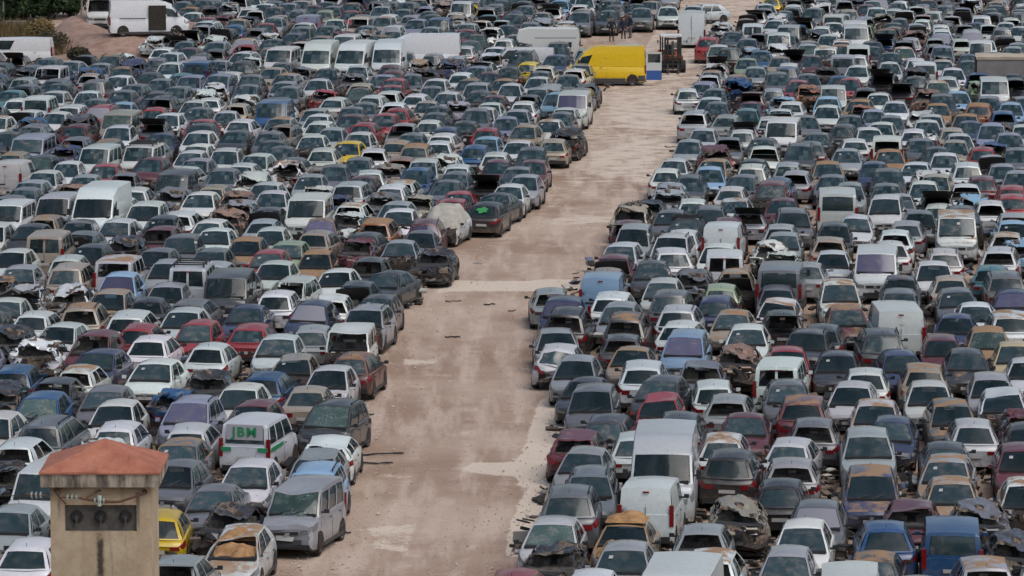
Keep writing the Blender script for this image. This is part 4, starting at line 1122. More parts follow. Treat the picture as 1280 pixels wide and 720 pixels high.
g = PartMesh(); g.box((-K['W'] / 2 - .02, -.55, 1.28), (.03, 1.25, 1.75), 'hole'); g.box((-K['W'] / 2 - .04, 1.2, 1.25), (.03, 1.9, .06), 'dark'); obj('side_doorway', g, r)  # dark sheet on the closed side stands in for the shaded interior
for s in (r,): pass
X, Y = unproj(126, 37, zt)
c = dict(kind='v', fac='F', tk='w', seed=1, x=X, y=Y + 1.5, z=zt, rgba=(.55, .55, .54, .25), all=True, yaw=6)
r, md, dm = place(c); tag(r, 'white panel van on the soil heap facing the yard, its windscreen gone', 'van')
r, md = across(22, 84, 'p', 'F', 'n', 'WV', True, 1.0, seed=1); tag(r, 'white windowless van parked sideways below the dry grass bank', 'van')

# ------------------------------------------------------------------ motorhome
def build_motorhome(px, py):
    X, Y = unproj(px, py); r = empty('motorhome', (X, Y, 0), R(-90)); r.scale = (.9, .72, .86)
    M['ivory'] = simple('ivory_panel', (.58, .59, .57), .45)
    g = PartMesh()   # front towards -y
    def sec(y): return None
    prof = [(-1.25, .55), (-1.25, 1.75), (-2.55, 1.95), (-2.75, 2.25), (-2.55, 2.80), (-1.6, 3.0), (3.0, 2.95), (3.15, 2.7), (3.15, .55)]
    for sg in (1, -1):
        g.face([(sg * 1.08, y, z) for y, z in (prof if sg < 0 else prof[::-1])], 'ivory')
    for (ya, za), (yb, zb) in zip(prof, prof[1:] + prof[:1]): g.face([(-1.08, ya, za), (1.08, ya, za), (1.08, yb, zb), (-1.08, yb, zb)][::-1], 'ivory')
    obj('coachwork', g, r)
    g = PartMesh()
    cab = [(-3.0, .35), (-3.05, .95), (-2.3, 1.18), (-1.75, 1.80), (-1.26, 1.80), (-1.26, .35)]
    for sg in (1, -1): g.face([(sg * .95, y, z) for y, z in (cab if sg < 0 else cab[::-1])], 'ivory')
    for (ya, za), (yb, zb) in zip(cab, cab[1:]): g.face([(-.95, ya, za), (.95, ya, za), (.95, yb, zb), (-.95, yb, zb)][::-1], 'ivory')
    obj('cab', g, r)
    g = PartMesh(); g.face([(-.85, -2.26, 1.24), (.85, -2.26, 1.24), (.80, -1.82, 1.75), (-.80, -1.82, 1.75)][::-1], 'glassA'); obj('windscreen', g, r)
    for sg in (1, -1):
        g = PartMesh(); g.box((sg * .955, -1.75, 1.42), (.02, .55, .44), 'glassA'); obj('cab_window', g, r)
        g = PartMesh()
        g.box((sg * 1.085, 2.1, 1.75), (.02, .7, .4), 'glassA'); obj('side_window', g, r)
        g = PartMesh(); g.box((sg * 1.085, .9, 2.28), (.015, 3.9, .04), 'trim'); obj('stripe', g, r)
        for y in (-2.3, 1.7):
            g = PartMesh(); g.tube((sg * .80, y, .32), (sg * 1.06, y, .32), .32, .32, 'tyre', 16); w = obj('wheel', g, r)
            g = PartMesh(); g.tube((sg * 1.06, y, .32), (sg * 1.075, y, .32), .19, .16, 'rim', 12); obj('rim', g, w)
    tag(r, 'ivory motorhome with overcab bed parked beside the yellow van', 'motorhome')
build_motorhome(682, 82)

# ------------------------------------------------------------------ forklift on the track
def build_forklift(px, py):
    X, Y = unproj(px, py); r = empty('forklift', (X, Y, 0), R(4))
    M['orange'] = simple('orange_paint', (.42, .12, .035), .5); M['white_p'] = simple('white_panel', (.6, .62, .62), .5)
    g = PartMesh(); g.box((0, 1.1, .75), (1.5, 2.0, .75), 'orange'); g.box((0, 1.9, .95), (1.45, .55, .9), 'orange'); g.box((0, .0, .55), (1.3, .5, .5), 'dark'); obj('chassis', g, r)
    g = PartMesh()
    for sx in (-.62, .62):
        g.box((sx, .25, 1.65), (.08, .08, 1.5), 'dark'); g.box((sx, 1.65, 1.65), (.08, .08, 1.5), 'dark')
    obj('cab_frame', g, r)
    g = PartMesh(); g.box((0, .95, 2.44), (1.45, 1.7, .10), 'white_p'); obj('cab_roof', g, r)
    g = PartMesh(); g.box((0, 1.2, 1.2), (.55, .5, .15), 'dark'); g.box((0, 1.45, 1.5), (.55, .12, .55), 'dark'); obj('seat', g, r)
    g = PartMesh()
    for sx in (-.50, .50, -.34, .34): g.box((sx, -.35 - (.08 if abs(sx) < .4 else 0), 1.25), (.11, .14, 2.3), 'dark')
    for z in (.35, .95, 1.55, 2.30): g.box((0, -.35, z), (1.12, .08, .12), 'dark')
    g.box((0, -.36, 1.2), (.16, .1, 1.9), 'trim')
    obj('mast', g, r)
    g = PartMesh()
    for z in (.35, .62, 1.0): g.box((0, -.54, z), (1.35, .07, .10), 'dark')
    for sx in (-.6, -.3, 0, .3, .6): g.box((sx, -.55, .75), (.05, .05, .9), 'dark')
    obj('load_guard', g, r)
    for sx in (-.35, .35):
        g = PartMesh(); g.box((sx, -1.1, .14), (.13, 1.1, .06), 'trim'); g.box((sx, -.58, .35), (.13, .06, .5), 'trim'); obj('fork', g, r)
    for sx in (-1, 1):
        for y, rad in ((.15, .42), (1.75, .36)):
            g = PartMesh(); g.tube((sx * .58, y, rad), (sx * .90, y, rad), rad, rad, 'tyre', 18); w = obj('wheel', g, r)
            g = PartMesh(); g.tube((sx * .90, y, rad), (sx * .93, y, rad), rad * .55, rad * .45, 'rim', 12); obj('rim', g, w)
        g = PartMesh(); g.tube((sx * .74, .1, 2.1), (sx * .95, -.05, 2.1), .02, .02, 'dark', 6); g.box((sx * .98, -.06, 2.1), (.05, .16, .22), 'dark'); obj('mirror', g, r)
    tag(r, 'orange forklift with tall dark mast standing on the dirt track', 'forklift')
build_forklift(840, 91)

# ------------------------------------------------------------------ three people talking on the turning place
M['skin'] = simple('skin', (.36, .22, .15), .6); M['cloth_black'] = simple('black_clothes', (.014, .014, .017), .9); M['cloth_navy'] = simple('navy_clothes', (.022, .028, .05), .9)
M['cloth_grey'] = simple('grey_trousers', (.10, .11, .13), .9); M['hair'] = simple('dark_hair', (.02, .015, .012), .8); M['shoe_white'] = simple('white_shoes', (.5, .5, .5), .6)
def build_person(px, py, h, top, leg, shoe, rz, label, arms=0.1):
    X, Y = unproj(px, py); r = empty('person', (X, Y, 0), rz)
    k = h / 1.75
    J = dict(pel=(0, 0, .95), chest=(0, .0, 1.28), neck=(0, .01, 1.50), head0=(0, -.01, 1.58), head1=(0, -.01, 1.70),
             hl=(.10, 0, .90), kl=(.11, -.02, .50), al=(.12, .02, .09), tl=(.13, -.14, .05), hr=(-.10, 0, .90), kr=(-.12, -.03, .50), ar=(-.14, .0, .09), tr=(-.16, -.16, .05),
             sl=(.19, .01, 1.42), el=(.25 + arms, .03, 1.14), wl=(.22 + arms * .4, -.10, .92), gl=(.21 + arms * .3, -.14, .82), sr=(-.19, .01, 1.42), er=(-.26 - arms, .03, 1.15), wr=(-.20, -.12 - arms, .95), gr=(-.17, -.16 - arms, .86))
    rad = dict(pel=(.15, .12), chest=(.17, .12), neck=(.065, .065), head0=(.085, .10), head1=(.09, .11), hl=(.10, .10), kl=(.065, .065), al=(.045, .05), tl=(.04, .04), hr=(.10, .10), kr=(.065, .065), ar=(.045, .05), tr=(.04, .04),
               sl=(.07, .07), el=(.052, .052), wl=(.036, .036), gl=(.035, .022), sr=(.07, .07), er=(.052, .052), wr=(.036, .036), gr=(.035, .022))
    E = [('pel', 'chest'), ('chest', 'neck'), ('neck', 'head0'), ('head0', 'head1'), ('pel', 'hl'), ('hl', 'kl'), ('kl', 'al'), ('al', 'tl'), ('pel', 'hr'), ('hr', 'kr'), ('kr', 'ar'), ('ar', 'tr'),
         ('chest', 'sl'), ('sl', 'el'), ('el', 'wl'), ('wl', 'gl'), ('chest', 'sr'), ('sr', 'er'), ('er', 'wr'), ('wr', 'gr')]
    names = list(J); me = bpy.data.meshes.new('body')
    me.from_pydata([Vector(J[n]) * k for n in names], [(names.index(a), names.index(b)) for a, b in E], [])
    o = bpy.data.objects.new('body', me); COL.objects.link(o)
    sk = o.modifiers.new('skin', 'SKIN'); sk.use_smooth_shade = True
    for n, v in zip(names, me.skin_vertices[0].data): v.radius = tuple(q * k for q in rad[n]); v.use_root = n == 'pel'
    ss = o.modifiers.new('sub', 'SUBSURF'); ss.levels = ss.render_levels = 1
    bpy.context.view_layer.update()
    me2 = bpy.data.meshes.new_from_object(o.evaluated_get(bpy.context.evaluated_depsgraph_get()))
    bpy.data.objects.remove(o)
    for m_ in (top, leg, shoe, 'skin'): me2.materials.append(M[m_])
    for p in me2.polygons:
        z, x = p.center.z / k, abs(p.center.x / k)
        p.material_index = 3 if z > 1.50 or (x > .12 and .74 < z < .91 and p.center.y < -.07) else 0 if z > .93 or (x > .175 and z > .8) else 1 if z > .11 else 2
        p.use_smooth = True
    link('body', me2, r)
    g = PartMesh()
    g.grid(lambda u, t: Vector((.098 * math.cos(2 * math.pi * u) * math.cos(1.4 * t), .012 + .12 * math.sin(2 * math.pi * u) * math.cos(1.4 * t), 1.685 + .115 * math.sin(1.4 * t))) * k, 12, 4, 'hair'); obj('hair', g, r)
    g = PartMesh(); g.box((0, -.125 * k, 1.63 * k), (.025 * k, .03 * k, .05 * k), 'skin'); obj('nose', g, r)
    for sx in (-1, 1):
        g = PartMesh(); g.box((sx * .034 * k, -.112 * k, 1.665 * k), (.022 * k, .012 * k, .010 * k), 'hair'); obj('eye', g, r)
        g = PartMesh(); g.box((sx * .098 * k, .0, 1.64 * k), (.02 * k, .04 * k, .06 * k), 'skin'); obj('ear', g, r)
    # hands: palm runs out of the wrist, five fingers
    for sx, gg in ((1, 'gl'), (-1, 'gr')):
        g = PartMesh(); b = Vector(J[gg]) * k
        for q in range(4): g.tube(b + Vector((0, (q - 1.5) * .02, -.01)) * k, b + Vector((sx * -.01, (q - 1.5) * .022 - .01, -.085 + .008 * abs(q - 1.5))) * k, .010 * k, .008 * k, 'skin', 6)
        g.tube(b + Vector((0, -.03, .03)) * k, b + Vector((sx * -.02, -.065, -.015)) * k, .011 * k, .009 * k, 'skin', 6); obj('fingers', g, r)
    tag(r, label, 'person', 'people talking on the turning place')
build_person(764.5, 52, 1.80, 'cloth_black', 'cloth_black', 'cloth_black', R(20), 'person all in black standing apart, nearest the camper van', .05)
build_person(779.5, 51, 1.76, 'cloth_navy', 'cloth_navy', 'shoe_white', R(-30), 'person in navy clothes and white shoes, between two others', .02)
build_person(788, 48, 1.82, 'cloth_navy', 'cloth_grey', 'cloth_black', R(-70), 'person in dark jacket and grey trousers beside a grey crossover', .08)

# ------------------------------------------------------------------ trailer at the far right
X, Y = unproj(1262, 118); r = empty('box_trailer', (X, Y + 1.3, 0), R(-3))
M['canvas'] = make_rust('beige_canvas', (.34, .29, .22), (.42, .37, .30), 1.5); M['greybox'] = make_rust('grey_side', (.17, .165, .16), (.22, .21, .20), 1.0)
g = PartMesh(); g.box((.6, 0, 1.35), (5.2, 2.4, 1.9), 'greybox'); obj('side_panel', g, r)
g = PartMesh(); g.grid(lambda u, t: (lerp(-2.1, 3.25, u), lerp(-1.25, 1.25, t), 2.34 + .16 * (1 - (2 * t - 1) ** 2) + .02 * math.sin(u * 22)), 30, 6, 'canvas'); g.box((.6, -1.235, 2.27), (5.3, .03, .16), 'canvas'); obj('canvas_top', g, r)
g = PartMesh(); g.box((-2.03, 0, 1.35), (.06, 2.2, 1.7), 'hole'); obj('dark_end', g, r)  # near-black plate over the left end of the closed box
for sx in (-1.2, 1.9):
    for sy in (-1, 1):
        g = PartMesh(); g.tube((sx, sy * .85, .36), (sx, sy * 1.15, .36), .36, .36, 'tyre', 16); w = obj('wheel', g, r)
        g = PartMesh(); g.tube((sx, sy * 1.15, .36), (sx, sy * 1.165, .36), .2, .17, 'rim', 12); obj('rim', g, w)
tag(r, 'beige canvas topped grey box trailer behind a white van', 'trailer')

# ------------------------------------------------------------------ transformer tower in front of the yard
def stucco():
    m, nt, b = new_mat('weathered_render')
    geo = N(nt, 'ShaderNodeTexCoord'); pos = geo.outputs['Object']
    n1 = noise_n(nt, pos, 1.6, 5, .65); n2 = noise_n(nt, pos, 14, 4, .6)
    c = mixc(nt, ramp(nt, n1, .35, .68), (.37, .295, .20), (.46, .385, .28))
    c = mixc(nt, math_n(nt, 'MULTIPLY', ramp(nt, n2, .5, .75), .3), c, (.20, .15, .10))
    # long thin runs of rain dirt
    mp = N(nt, 'ShaderNodeMapping'); mp.inputs['Scale'].default_value = (7, 7, .45); nt.links.new(pos, mp.inputs['Vector'])
    run = noise_n(nt, mp.outputs[0], 1.0, 4, .6)
    c = mixc(nt, math_n(nt, 'MULTIPLY', ramp(nt, run, .56, .72), .38), c, (.14, .11, .085))
    # one dark stain running down below the bushings, one below the arm
    s = N(nt, 'ShaderNodeSeparateXYZ'); nt.links.new(pos, s.inputs[0])
    for x0_, w_, zt_, zb_, k_ in ((-.02, .12, 6.45, 5.0, .92), (.83, .07, 7.35, 6.3, .6), (-.93, .05, 7.45, 6.6, .45), (.55, .03, 6.4, 5.9, .3)):
        wob = math_n(nt, 'ADD', s.outputs[0], math_n(nt, 'MULTIPLY', math_n(nt, 'SUBTRACT', n2, .5), .09))
        d = math_n(nt, 'ABSOLUTE', math_n(nt, 'SUBTRACT', wob, x0_))
        f = math_n(nt, 'MULTIPLY', ramp(nt, d, w_, w_ * .25), ramp(nt, s.outputs[2], zb_, zb_ + .5))
        f = math_n(nt, 'MULTIPLY', f, ramp(nt, s.outputs[2], zt_ + .02, zt_ - .03))
        f = math_n(nt, 'MULTIPLY', f, ramp(nt, n1, .30, .52))
        c = mixc(nt, math_n(nt, 'MULTIPLY', f, k_), c, (.035, .032, .026))
    nt.links.new(c, b.inputs['Base Color']); b.inputs['Roughness'].default_value = .95; b.inputs['Specular IOR Level'].default_value = .2
    bu = N(nt, 'ShaderNodeBump'); bu.inputs['Strength'].default_value = .3; bu.inputs['Distance'].default_value = .02
    nt.links.new(n2, bu.inputs['Height']); nt.links.new(bu.outputs[0], b.inputs['Normal'])
    return m
M['stucco'] = stucco()
def stained_concrete():
    m, nt, b = new_mat('stained_concrete')
    pos = N(nt, 'ShaderNodeTexCoord').outputs['Object']
    mp = N(nt, 'ShaderNodeMapping'); mp.inputs['Scale'].default_value = (3.2, 3.2, .8); nt.links.new(pos, mp.inputs['Vector'])
    n = noise_n(nt, mp.outputs[0], 1.0, 5, .65); n2 = noise_n(nt, pos, 11, 4)
    c = mixc(nt, ramp(nt, n, .38, .64), (.065, .058, .048), (.38, .335, .27))
    c = mixc(nt, math_n(nt, 'MULTIPLY', ramp(nt, n2, .5, .7), .4), c, (.16, .14, .11))
    nt.links.new(c, b.inputs['Base Color']); b.inputs['Roughness'].default_value = .95; return m
M['stained'] = stained_concrete()
def terracotta():
    m, nt, b = new_mat('terracotta_coat')
    pos = N(nt, 'ShaderNodeTexCoord').outputs['Object']
    n = noise_n(nt, pos, 2.2, 5, .6); n2 = noise_n(nt, pos, 12, 4, .65); n3 = noise_n(nt, pos, 40, 2)
    c = mixc(nt, ramp(nt, n, .35, .68), (.29, .098, .058), (.40, .155, .095))
    c = mixc(nt, math_n(nt, 'MULTIPLY', ramp(nt, n2, .55, .75), .5), c, (.19, .065, .045))
    v = N(nt, 'ShaderNodeTexVoronoi'); v.inputs['Scale'].default_value = 5.5; nt.links.new(pos, v.inputs['Vector'])
    c = mixc(nt, math_n(nt, 'MULTIPLY', ramp(nt, v.outputs['Distance'], .10, .06), .7), c, (.52, .40, .33))
    mp = N(nt, 'ShaderNodeMapping'); mp.inputs['Scale'].default_value = (9, 1.0, 1.2); nt.links.new(pos, mp.inputs['Vector'])
    c = mixc(nt, math_n(nt, 'MULTIPLY', ramp(nt, noise_n(nt, mp.outputs[0], 1, 3), .60, .70), .3), c, (.12, .06, .05))
    nt.links.new(c, b.inputs['Base Color']); b.inputs['Roughness'].default_value = .75; return m
M['terra'] = terracotta()
M['rustm'] = make_rust('rusted_iron', (.06, .032, .022), (.14, .065, .04), 14)
M['porcelain'] = simple('glass_insulator', (.40, .52, .48), .12)
M['panel'] = make_rust('dark_board', (.060, .060, .056), (.105, .100, .092), 5)
TD = 104.0
tw = empty('transformer_tower', ((125 - 640) / F_PX * TD * 1.012, TD + 1.12, 0), 0)
HW = 1.125
g = PartMesh()
zt_ = 7.50
# front wall with a real recess for the bushing board
rx0, rx1, rz0, rz1 = -.80, .80, 6.47, 7.07
fy = -HW
for x0_, x1_, z0_, z1_ in ((-HW, HW, 0, rz0), (-HW, rx0, rz0, rz1), (rx1, HW, rz0, rz1), (-HW, HW, rz1, zt_)):
    g.face([(x0_, fy, z0_), (x1_, fy, z0_), (x1_, fy, z1_), (x0_, fy, z1_)], 'stucco')
for a, b in (((rx0, rz0), (rx1, rz0)), ((rx1, rz0), (rx1, rz1)), ((rx1, rz1), (rx0, rz1)), ((rx0, rz1), (rx0, rz0))):
    g.face([(a[0], fy, a[1]), (a[0], fy + .14, a[1]), (b[0], fy + .14, b[1]), (b[0], fy, b[1])][::-1], 'stucco')
for sx in (-1, 1): g.face([(sx * HW, -HW, 0), (sx * HW, HW, 0), (sx * HW, HW, zt_), (sx * HW, -HW, zt_)][::sx], 'stucco')
g.face([(HW, HW, 0), (-HW, HW, 0), (-HW, HW, zt_), (HW, HW, zt_)], 'stucco')
walls = obj('wall', g, tw, R(20))
g = PartMesh(); g.box((0, fy + .12, (rz0 + rz1) / 2), (1.595, .03, .595), 'panel'); board = obj('bushing_board', g, tw)
for x in (-.55, -.01, .54):
    g = PartMesh(); y = fy + .10; z = (rz0 + rz1) / 2 + .02
    g.tube((x, y, z), (x, y - .05, z), .145, .135, 'hole', 18); g.tube((x, y - .05, z), (x, y - .10, z), .11, .09, 'dark', 16); g.tube((x, y - .10, z), (x + .02, y - .24, z - .03), .045, .03, 'trim', 10); g.tube((x + .02, y - .24, z - .03), (x + .03, y - .26, z - .24), .014, .012, 'trim', 6)
    g.tube((x - .06, y - .02, z - .1), (x - .07, y - .02, z - .25), .012, .012, 'trim', 6)
    obj('bushing', g, board)
EV = 1.325
g = PartMesh(); g.box((0, 0, 7.665), (EV * 2, EV * 2, .325), 'stained'); obj('eave_slab', g, tw)
g = PartMesh(); ap = (-.0, 0, 8.40); e2 = EV + .03; zr = 7.832
cs = [(-e2, -e2, zr), (e2, -e2, zr), (e2, e2, zr), (-e2, e2, zr)]
for a, b in zip(cs, cs[1:] + cs[:1]):
    def tri(u, t, a=Vector(a), b=Vector(b)): 
        p = a.lerp(b, u).lerp(Vector(ap), t); p.z += .012 * noise.noise(p * 3); return p
    g.grid(tri, 10, 8, 'terra')
    g.face([(a[0], a[1], zr - .035), (b[0], b[1], zr - .035), b, a], 'terra')
obj('roof', g, tw, R(15))
def bracket(pts, r, mat='rustm'):
    g = PartMesh()
    for a, b in zip(pts, pts[1:]): g.tube(a, b, r, r, mat, 8)
    return g
yb = fy - .10
arm = obj('arm', bracket([(1.0, fy, 7.36), (1.0, yb - .05, 7.36), (.45, yb - .1, 7.18), (.10, yb - .1, 7.17), (-.45, yb - .08, 7.26)], .030), tw)
g = bracket([(-.35, yb - .08, 7.24), (-.05, yb, 7.40), (.0, fy, 7.40)], .018); obj('strut', g, arm)
g = PartMesh(); g.tube((1.0, fy + .0, 7.37), (1.0, fy - .03, 7.37), .06, .06, 'rustm'); obj('wall_plate', g, arm)
g = bracket([(-1.02, fy, 7.42), (-1.02, yb, 7.40), (-.78, fy - .02, 7.10)], .014); g.tube((-1.0, fy, 7.42), (-1.0, fy - .05, 7.42), .045, .045, 'rustm'); obj('bracket', g, tw)
for x, z in ((-.01, 7.20), (-.62, 7.27), (-1.42, 7.33)):
    g = PartMesh()
    for q in range(3):
        xx_ = x - .10 + .10 * q
        g.tube((xx_ - .018, yb - .09, z), (xx_ + .018, yb - .09, z), .05, .085, 'porcelain', 14)
    g.tube((x - .24, yb - .09, z + .01), (x + .24, yb - .09, z - .01), .018, .018, 'rustm', 8)
    if x > -.1: g.tube((x, yb - .09, z - .12), (x, yb - .09, z + .12), .045, .05, 'porcelain', 12)
    obj('insulator', g, tw)
tag(tw, 'beige transformer tower with terracotta pyramid roof in front of the yard', 'tower')
wx = tw.location.x
g = PartMesh(); q = None
for k in range(13):
    t = k / 12; p = (wx - 1.18 - 14 * t, tw.location.y + yb - .09 + 1.5 * t, 7.32 + .5 * t - 1.0 * t * (1 - t))
    if q: g.tube(q, p, .012, .012, 'dark', 6, False)
    q = p
o = obj('overhead_wire', g); tag(o, 'thin overhead wire running off from the transformer tower', 'wire')

# ------------------------------------------------------------------ mud dumped on two cars, scraps lying about
def mud_pile(c, y0_, y1_, z, h, w, label):
    th = -ROADDIR + R(c['yaw']) + (math.pi if c['fac'] == 'R' else 0)
    def f(u, t):
        x, y = lerp(-w, w, u), lerp(y0_, y1_, t); e = (1 - (2 * u - 1) ** 4) * (1 - (2 * t - 1) ** 4)
        return (x, y, z(u, t) + h * e * (.62 + .95 * noise.noise((x * 2.6, y * 2.6, c['x']))) + .04 * noise.noise((x * 7, y * 7, 2)) * e - .01)
    g = PartMesh(); g.grid(f, 20, 20, 'mud'); o = obj('mud_heap', g, None, R(80)); o.location = (c['x'], c['y'], 0); o.rotation_euler.z = th
    tag(o, label, 'mud')
cand = [c for c in near if 'M' in c['fl'] and c['fac'] == 'F']
def nearest(px, py): return min(cand, key=lambda c: (c['px'] - px) ** 2 + (c['py'] - py) ** 2)
c = nearest(782, 654); K = KIND[c['kind']]
mud_pile(c, K['yB'] - .02, K['yB'] + 1.15, lambda u, t: K['H'] - .05, .30, .60, 'ochre mud heap on the roof of the muddy car behind a silver hatchback')
mud_pile(c, -K['L'] / 2 + .1, K['yA'] - .05, lambda u, t, K=K: lerp(K['zn'], K['zA'], t) - .02, .30, .70, 'ochre mud heap on the bonnet of the muddy car behind a silver hatchback')
c2 = min([q for q in near if q['fac'] == 'F' and q['kind'] == 'c'], key=lambda q: (q['px'] - 292) ** 2 + (q['py'] - 674) ** 2)
K2 = KIND['c']
mud_pile(c2, K2['yB'] + .0, K2['yB'] + 1.25, lambda u, t: K2['H'] - .20, .20, .56, 'crust of ochre mud on the roof of the battered white car nearest the tower')
mud_pile(c2, K2['yA'] - .05, K2['yB'] - .05, lambda u, t: lerp(K2['zA'] - .08, K2['zA'] + .22, t), .22, .60, 'ochre mud filling the windscreen opening of the battered white car nearest the tower')
SCR = [(462, 581, 'dark curved bumper strip', 1.5), (470, 570, 'long black rubber trim', 1.9), (428, 668, 'flat black plastic scrap', .5), (567, 378, 'brown crushed panel', .7), (612, 382, 'torn dark bumper corner', .5), (566, 423, 'small twisted dark scrap', .6),
       (455, 520, 'short grey trim strip', .7), (845, 190, 'black torn bumper', .8), (838, 185, 'rusty exhaust pipe', .7), (595, 258, 'white plastic scrap', .4), (597, 330, 'pale foam scrap', .4), (640, 390, 'brown clod of rags', .35)]
srn = random.Random(9)
for px, py, what, ln_ in SCR:
    X, Y = unproj(px, py); g = PartMesh(); mat = 'plate' if ('white' in what or 'pale' in what) else 'junk' if 'brown' in what or 'rusty' in what else 'dark'
    n = 7; pr = None
    for k in range(n):
        t = k / (n - 1) - .5; p = Vector((t * ln_, .35 * ln_ * t * t, .03 + .04 * srn.random()))
        if pr is not None: g.tube(pr, p, .035 * srn.uniform(.6, 1.2), .03, mat, 7)
        pr = p
    o = obj('scrap_piece', g); o.location = (X, Y, .01); o.rotation_euler.z = srn.uniform(-.4, .4)
    tag(o, what + ' lying on the dirt track', 'scrap', 'scraps lying on the track')

# ------------------------------------------------------------------ trees, dry grass and poles at the far left
def leaf_mat(name, a, b_):
    m, nt, b = new_mat(name)
    n = noise_n(nt, N(nt, 'ShaderNodeNewGeometry').outputs['Position'], 1.1, 4, .6)
    nt.links.new(mixc(nt, ramp(nt, n, .35, .65), a, b_), b.inputs['Base Color']); b.inputs['Roughness'].default_value = .75; b.inputs['Specular IOR Level'].default_value = .25
    return m
M['leaf'] = leaf_mat('dark_foliage', (.012, .028, .011), (.035, .062, .022)); M['drygrass'] = leaf_mat('dry_grass_blades', (.10, .075, .03), (.17, .12, .05)); M['shrubleaf'] = leaf_mat('shrub_foliage', (.03, .030, .018), (.058, .050, .03))
M['bark'] = make_rust('bark', (.05, .04, .03), (.09, .075, .06), 6)
trn = random.Random(21)
def clumps(g, c, rx, ry, rz, n, size, mat):
    for k in range(n):
        d = Vector((trn.gauss(0, 1), trn.gauss(0, 1), trn.gauss(0, 1))).normalized() * trn.random() ** .35
        lump = 1 + .25 * noise.noise(Vector(d) * 2 + Vector(c))
        p = Vector((c[0] + d.x * rx * lump, c[1] + d.y * ry * lump, c[2] + d.z * rz * lump))
        a = Vector((trn.gauss(0, 1), trn.gauss(0, 1), trn.gauss(0, .6))).normalized(); b = a.orthogonal().normalized() * size * trn.uniform(.5, 1.1); a *= size * trn.uniform(.7, 1.5)
        g.face([p - a, p + b * .8, p + a, p - b * .8], mat)
TREES = [(-30, 34, 2.6, 4.5), (8, 30, 2.2, 4.2), (34, 27, 2.1, 4.6), (62, 24, 2.2, 4.4), (88, 20, 1.9, 4.6), (-10, 27, 2.6, 4.5), (20, 0, 3.8, 7), (52, -4, 4, 7.4), (78, -6, 3.6, 6.8), (104, -4, 3.2, 6.4), (-10, -8, 4.4, 7.5), (122, -14, 3.4, 6.6)]
for i, (px, py, rr, hh) in enumerate(TREES):
    X, Y = unproj(px, py); r = empty('tree', (X, Y, 0))
    g = PartMesh(); g.tube((0, 0, 0), (.1, 0, hh * .5), .22, .14, 'bark', 8)
    for k in range(5):
        t = k * 1.26; g.tube((.05, 0, hh * .35), (rr * .5 * math.cos(t), rr * .5 * math.sin(t), hh * .65), .09, .03, 'bark', 6)
    obj('trunk', g, r)
    g = PartMesh(); clumps(g, (0, 0, hh * .52), rr * .9, rr * .9, hh * .50, 2600, .16, 'leaf')
    for k in range(6): 
        t = trn.random() * 6.3; clumps(g, (rr * .6 * math.cos(t), rr * .6 * math.sin(t), hh * trn.uniform(.2, .8)), rr * .45, rr * .45, hh * .2, 500, .15, 'leaf')
    obj('crown', g, r, R(1))
    tag(r, ['dark green tree of the row behind the soil heap'][0], 'tree', 'dark trees behind the soil heap')
for px, py, rr, hh, mt, lb in ((66, 66, 1.3, 1.5, 'shrubleaf', 'low dark shrub at the foot of the soil heap, beside the dry grass'), (98, 74, .8, .8, 'shrubleaf', 'low green shrub at the foot of the soil heap, nearest the vans'), (80, 60, .9, 1.3, 'shrubleaf', 'twiggy shrub halfway up the soil heap'), (52, 50, 1.1, 1.5, 'drygrass', 'rusty brown bush between dry grass and soil heap')):
    X, Y = unproj(px, py); r = empty('shrub', (X, Y, 0))
    g = PartMesh(); 
    for k in range(7): t = k * .9; g.tube((0, 0, 0), (rr * .6 * math.cos(t), rr * .6 * math.sin(t), hh * .8), .03, .012, 'bark', 5)
    obj('stem', g, r); g = PartMesh(); clumps(g, (0, 0, hh * .5), rr, rr, hh * .55, 900, .11, mt); obj('foliage', g, r, R(1))
    tag(r, lb, 'shrub')
g = PartMesh()
for k in range(9000):
    px, py = trn.uniform(-80, 62), trn.uniform(34, 63)
    if trn.random() < .35: px = trn.uniform(-80, 120); py = trn.uniform(60, 70)
    X, Y = unproj(px, py); hgt = trn.uniform(.35, 1.0); a = trn.uniform(0, 6.3); dx, dy = .05 * math.cos(a), .05 * math.sin(a); lx, ly = trn.gauss(0, .25), trn.gauss(0, .25)
    g.face([(X - dx, Y - dy, 0), (X + dx, Y + dy, 0), (X + lx, Y + ly, hgt)], 'drygrass' if trn.random() < .8 else 'shrubleaf')
o = obj('dry_grass', g, None, R(1)); tag(o, 'dry yellow brown grass on the bank left of the soil heap', 'grass', None, 'stuff')
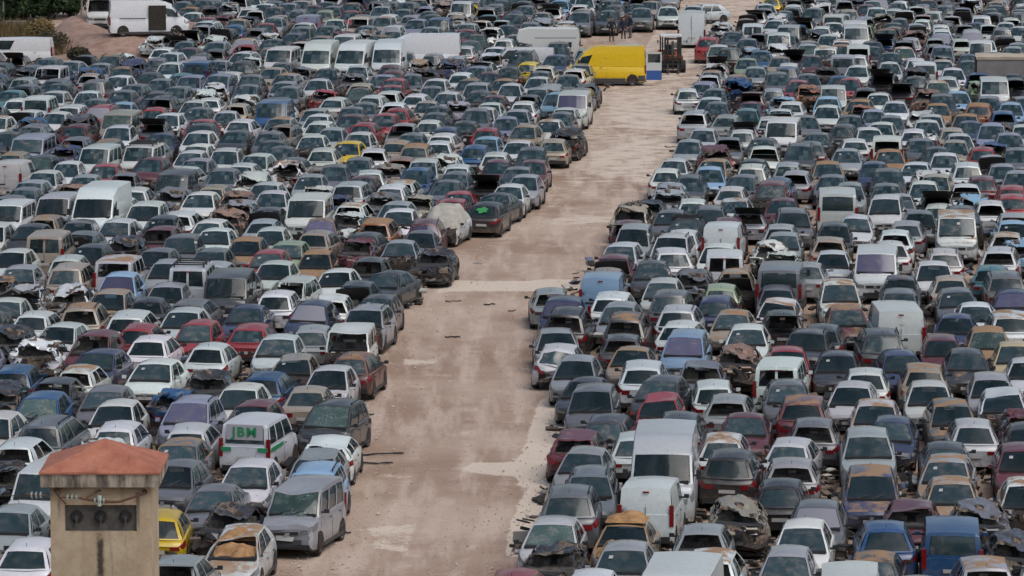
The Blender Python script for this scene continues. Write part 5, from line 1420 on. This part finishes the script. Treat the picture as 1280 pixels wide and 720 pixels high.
X, Y = unproj(8, 35); g = PartMesh(); g.box((-3, 0, .25), (9, .25, .5), 'tarp'); g.box((-3, 0, .52), (9.1, .35, .06), 'plate'); o = obj('low_wall', g); o.location = (X, Y, 0); tag(o, 'low pale wall between the dry grass and the dark trees', 'wall')
for px, py, hh, lb in ((4, 34, 6.0, 'thin grey pole by the trees at the edge of the dry grass'), (102, 22, 5.0, 'thin grey pole beside the van on the soil heap')):
    X, Y = unproj(px, py); g = PartMesh(); g.tube((0, 0, 0), (0, 0, hh), .09, .07, 'greybox', 8); o = obj('utility_pole', g); o.location = (X, Y, 0); tag(o, lb, 'pole')

# ------------------------------------------------------------------ torn bits lying in the gaps between the cars: uncountable litter
g = PartMesh(); lrn = random.Random(31)
M['litterwhite'] = simple('torn_white_panel', (.42, .42, .41), .6); M['litterblue'] = simple('torn_blue_panel', (.10, .13, .20), .6)
PLn = PL[:npl]
cnt = 0
for k in range(26000):
    if cnt >= 2600: break
    px, py = lrn.uniform(-20, 1300), 5 + 720 * lrn.random()
    if edge(LEFT_EDGE, py) - 24 < px < edge(RIGHT_EDGE, py) + 12 or inside(BARE, px, py) or inside(CLEAR, px, py): continue
    X, Y = unproj(px, py); l, a = to_road(X, Y)
    if np.any((np.abs(PLn[:, 0] - l) < PLn[:, 2] + .02) & (np.abs(PLn[:, 1] - a) < PLn[:, 3] + .05)): continue
    z = .02 + lrn.random() ** 2 * .75; rot = Matrix.Rotation(lrn.uniform(-3, 3), 3, 'Z') @ Matrix.Rotation(lrn.uniform(-1.2, 1.2), 3, 'X')
    for q in range(lrn.choice([1, 2, 3])):
        g.box((X + lrn.gauss(0, .12), Y + lrn.gauss(0, .2), z * lrn.random() + .03), (lrn.uniform(.08, .5), lrn.uniform(.06, .4), lrn.uniform(.015, .10)), lrn.choice(['dark', 'dark', 'junk', 'junk', 'hole', 'litterwhite', 'litterblue', 'tarp', 'tyre']), rot)
    cnt += 1
o = obj('scrap_litter', g, None, R(20)); tag(o, 'torn panels, trim and rags littering the gaps between the parked cars', 'scrap', None, 'stuff')
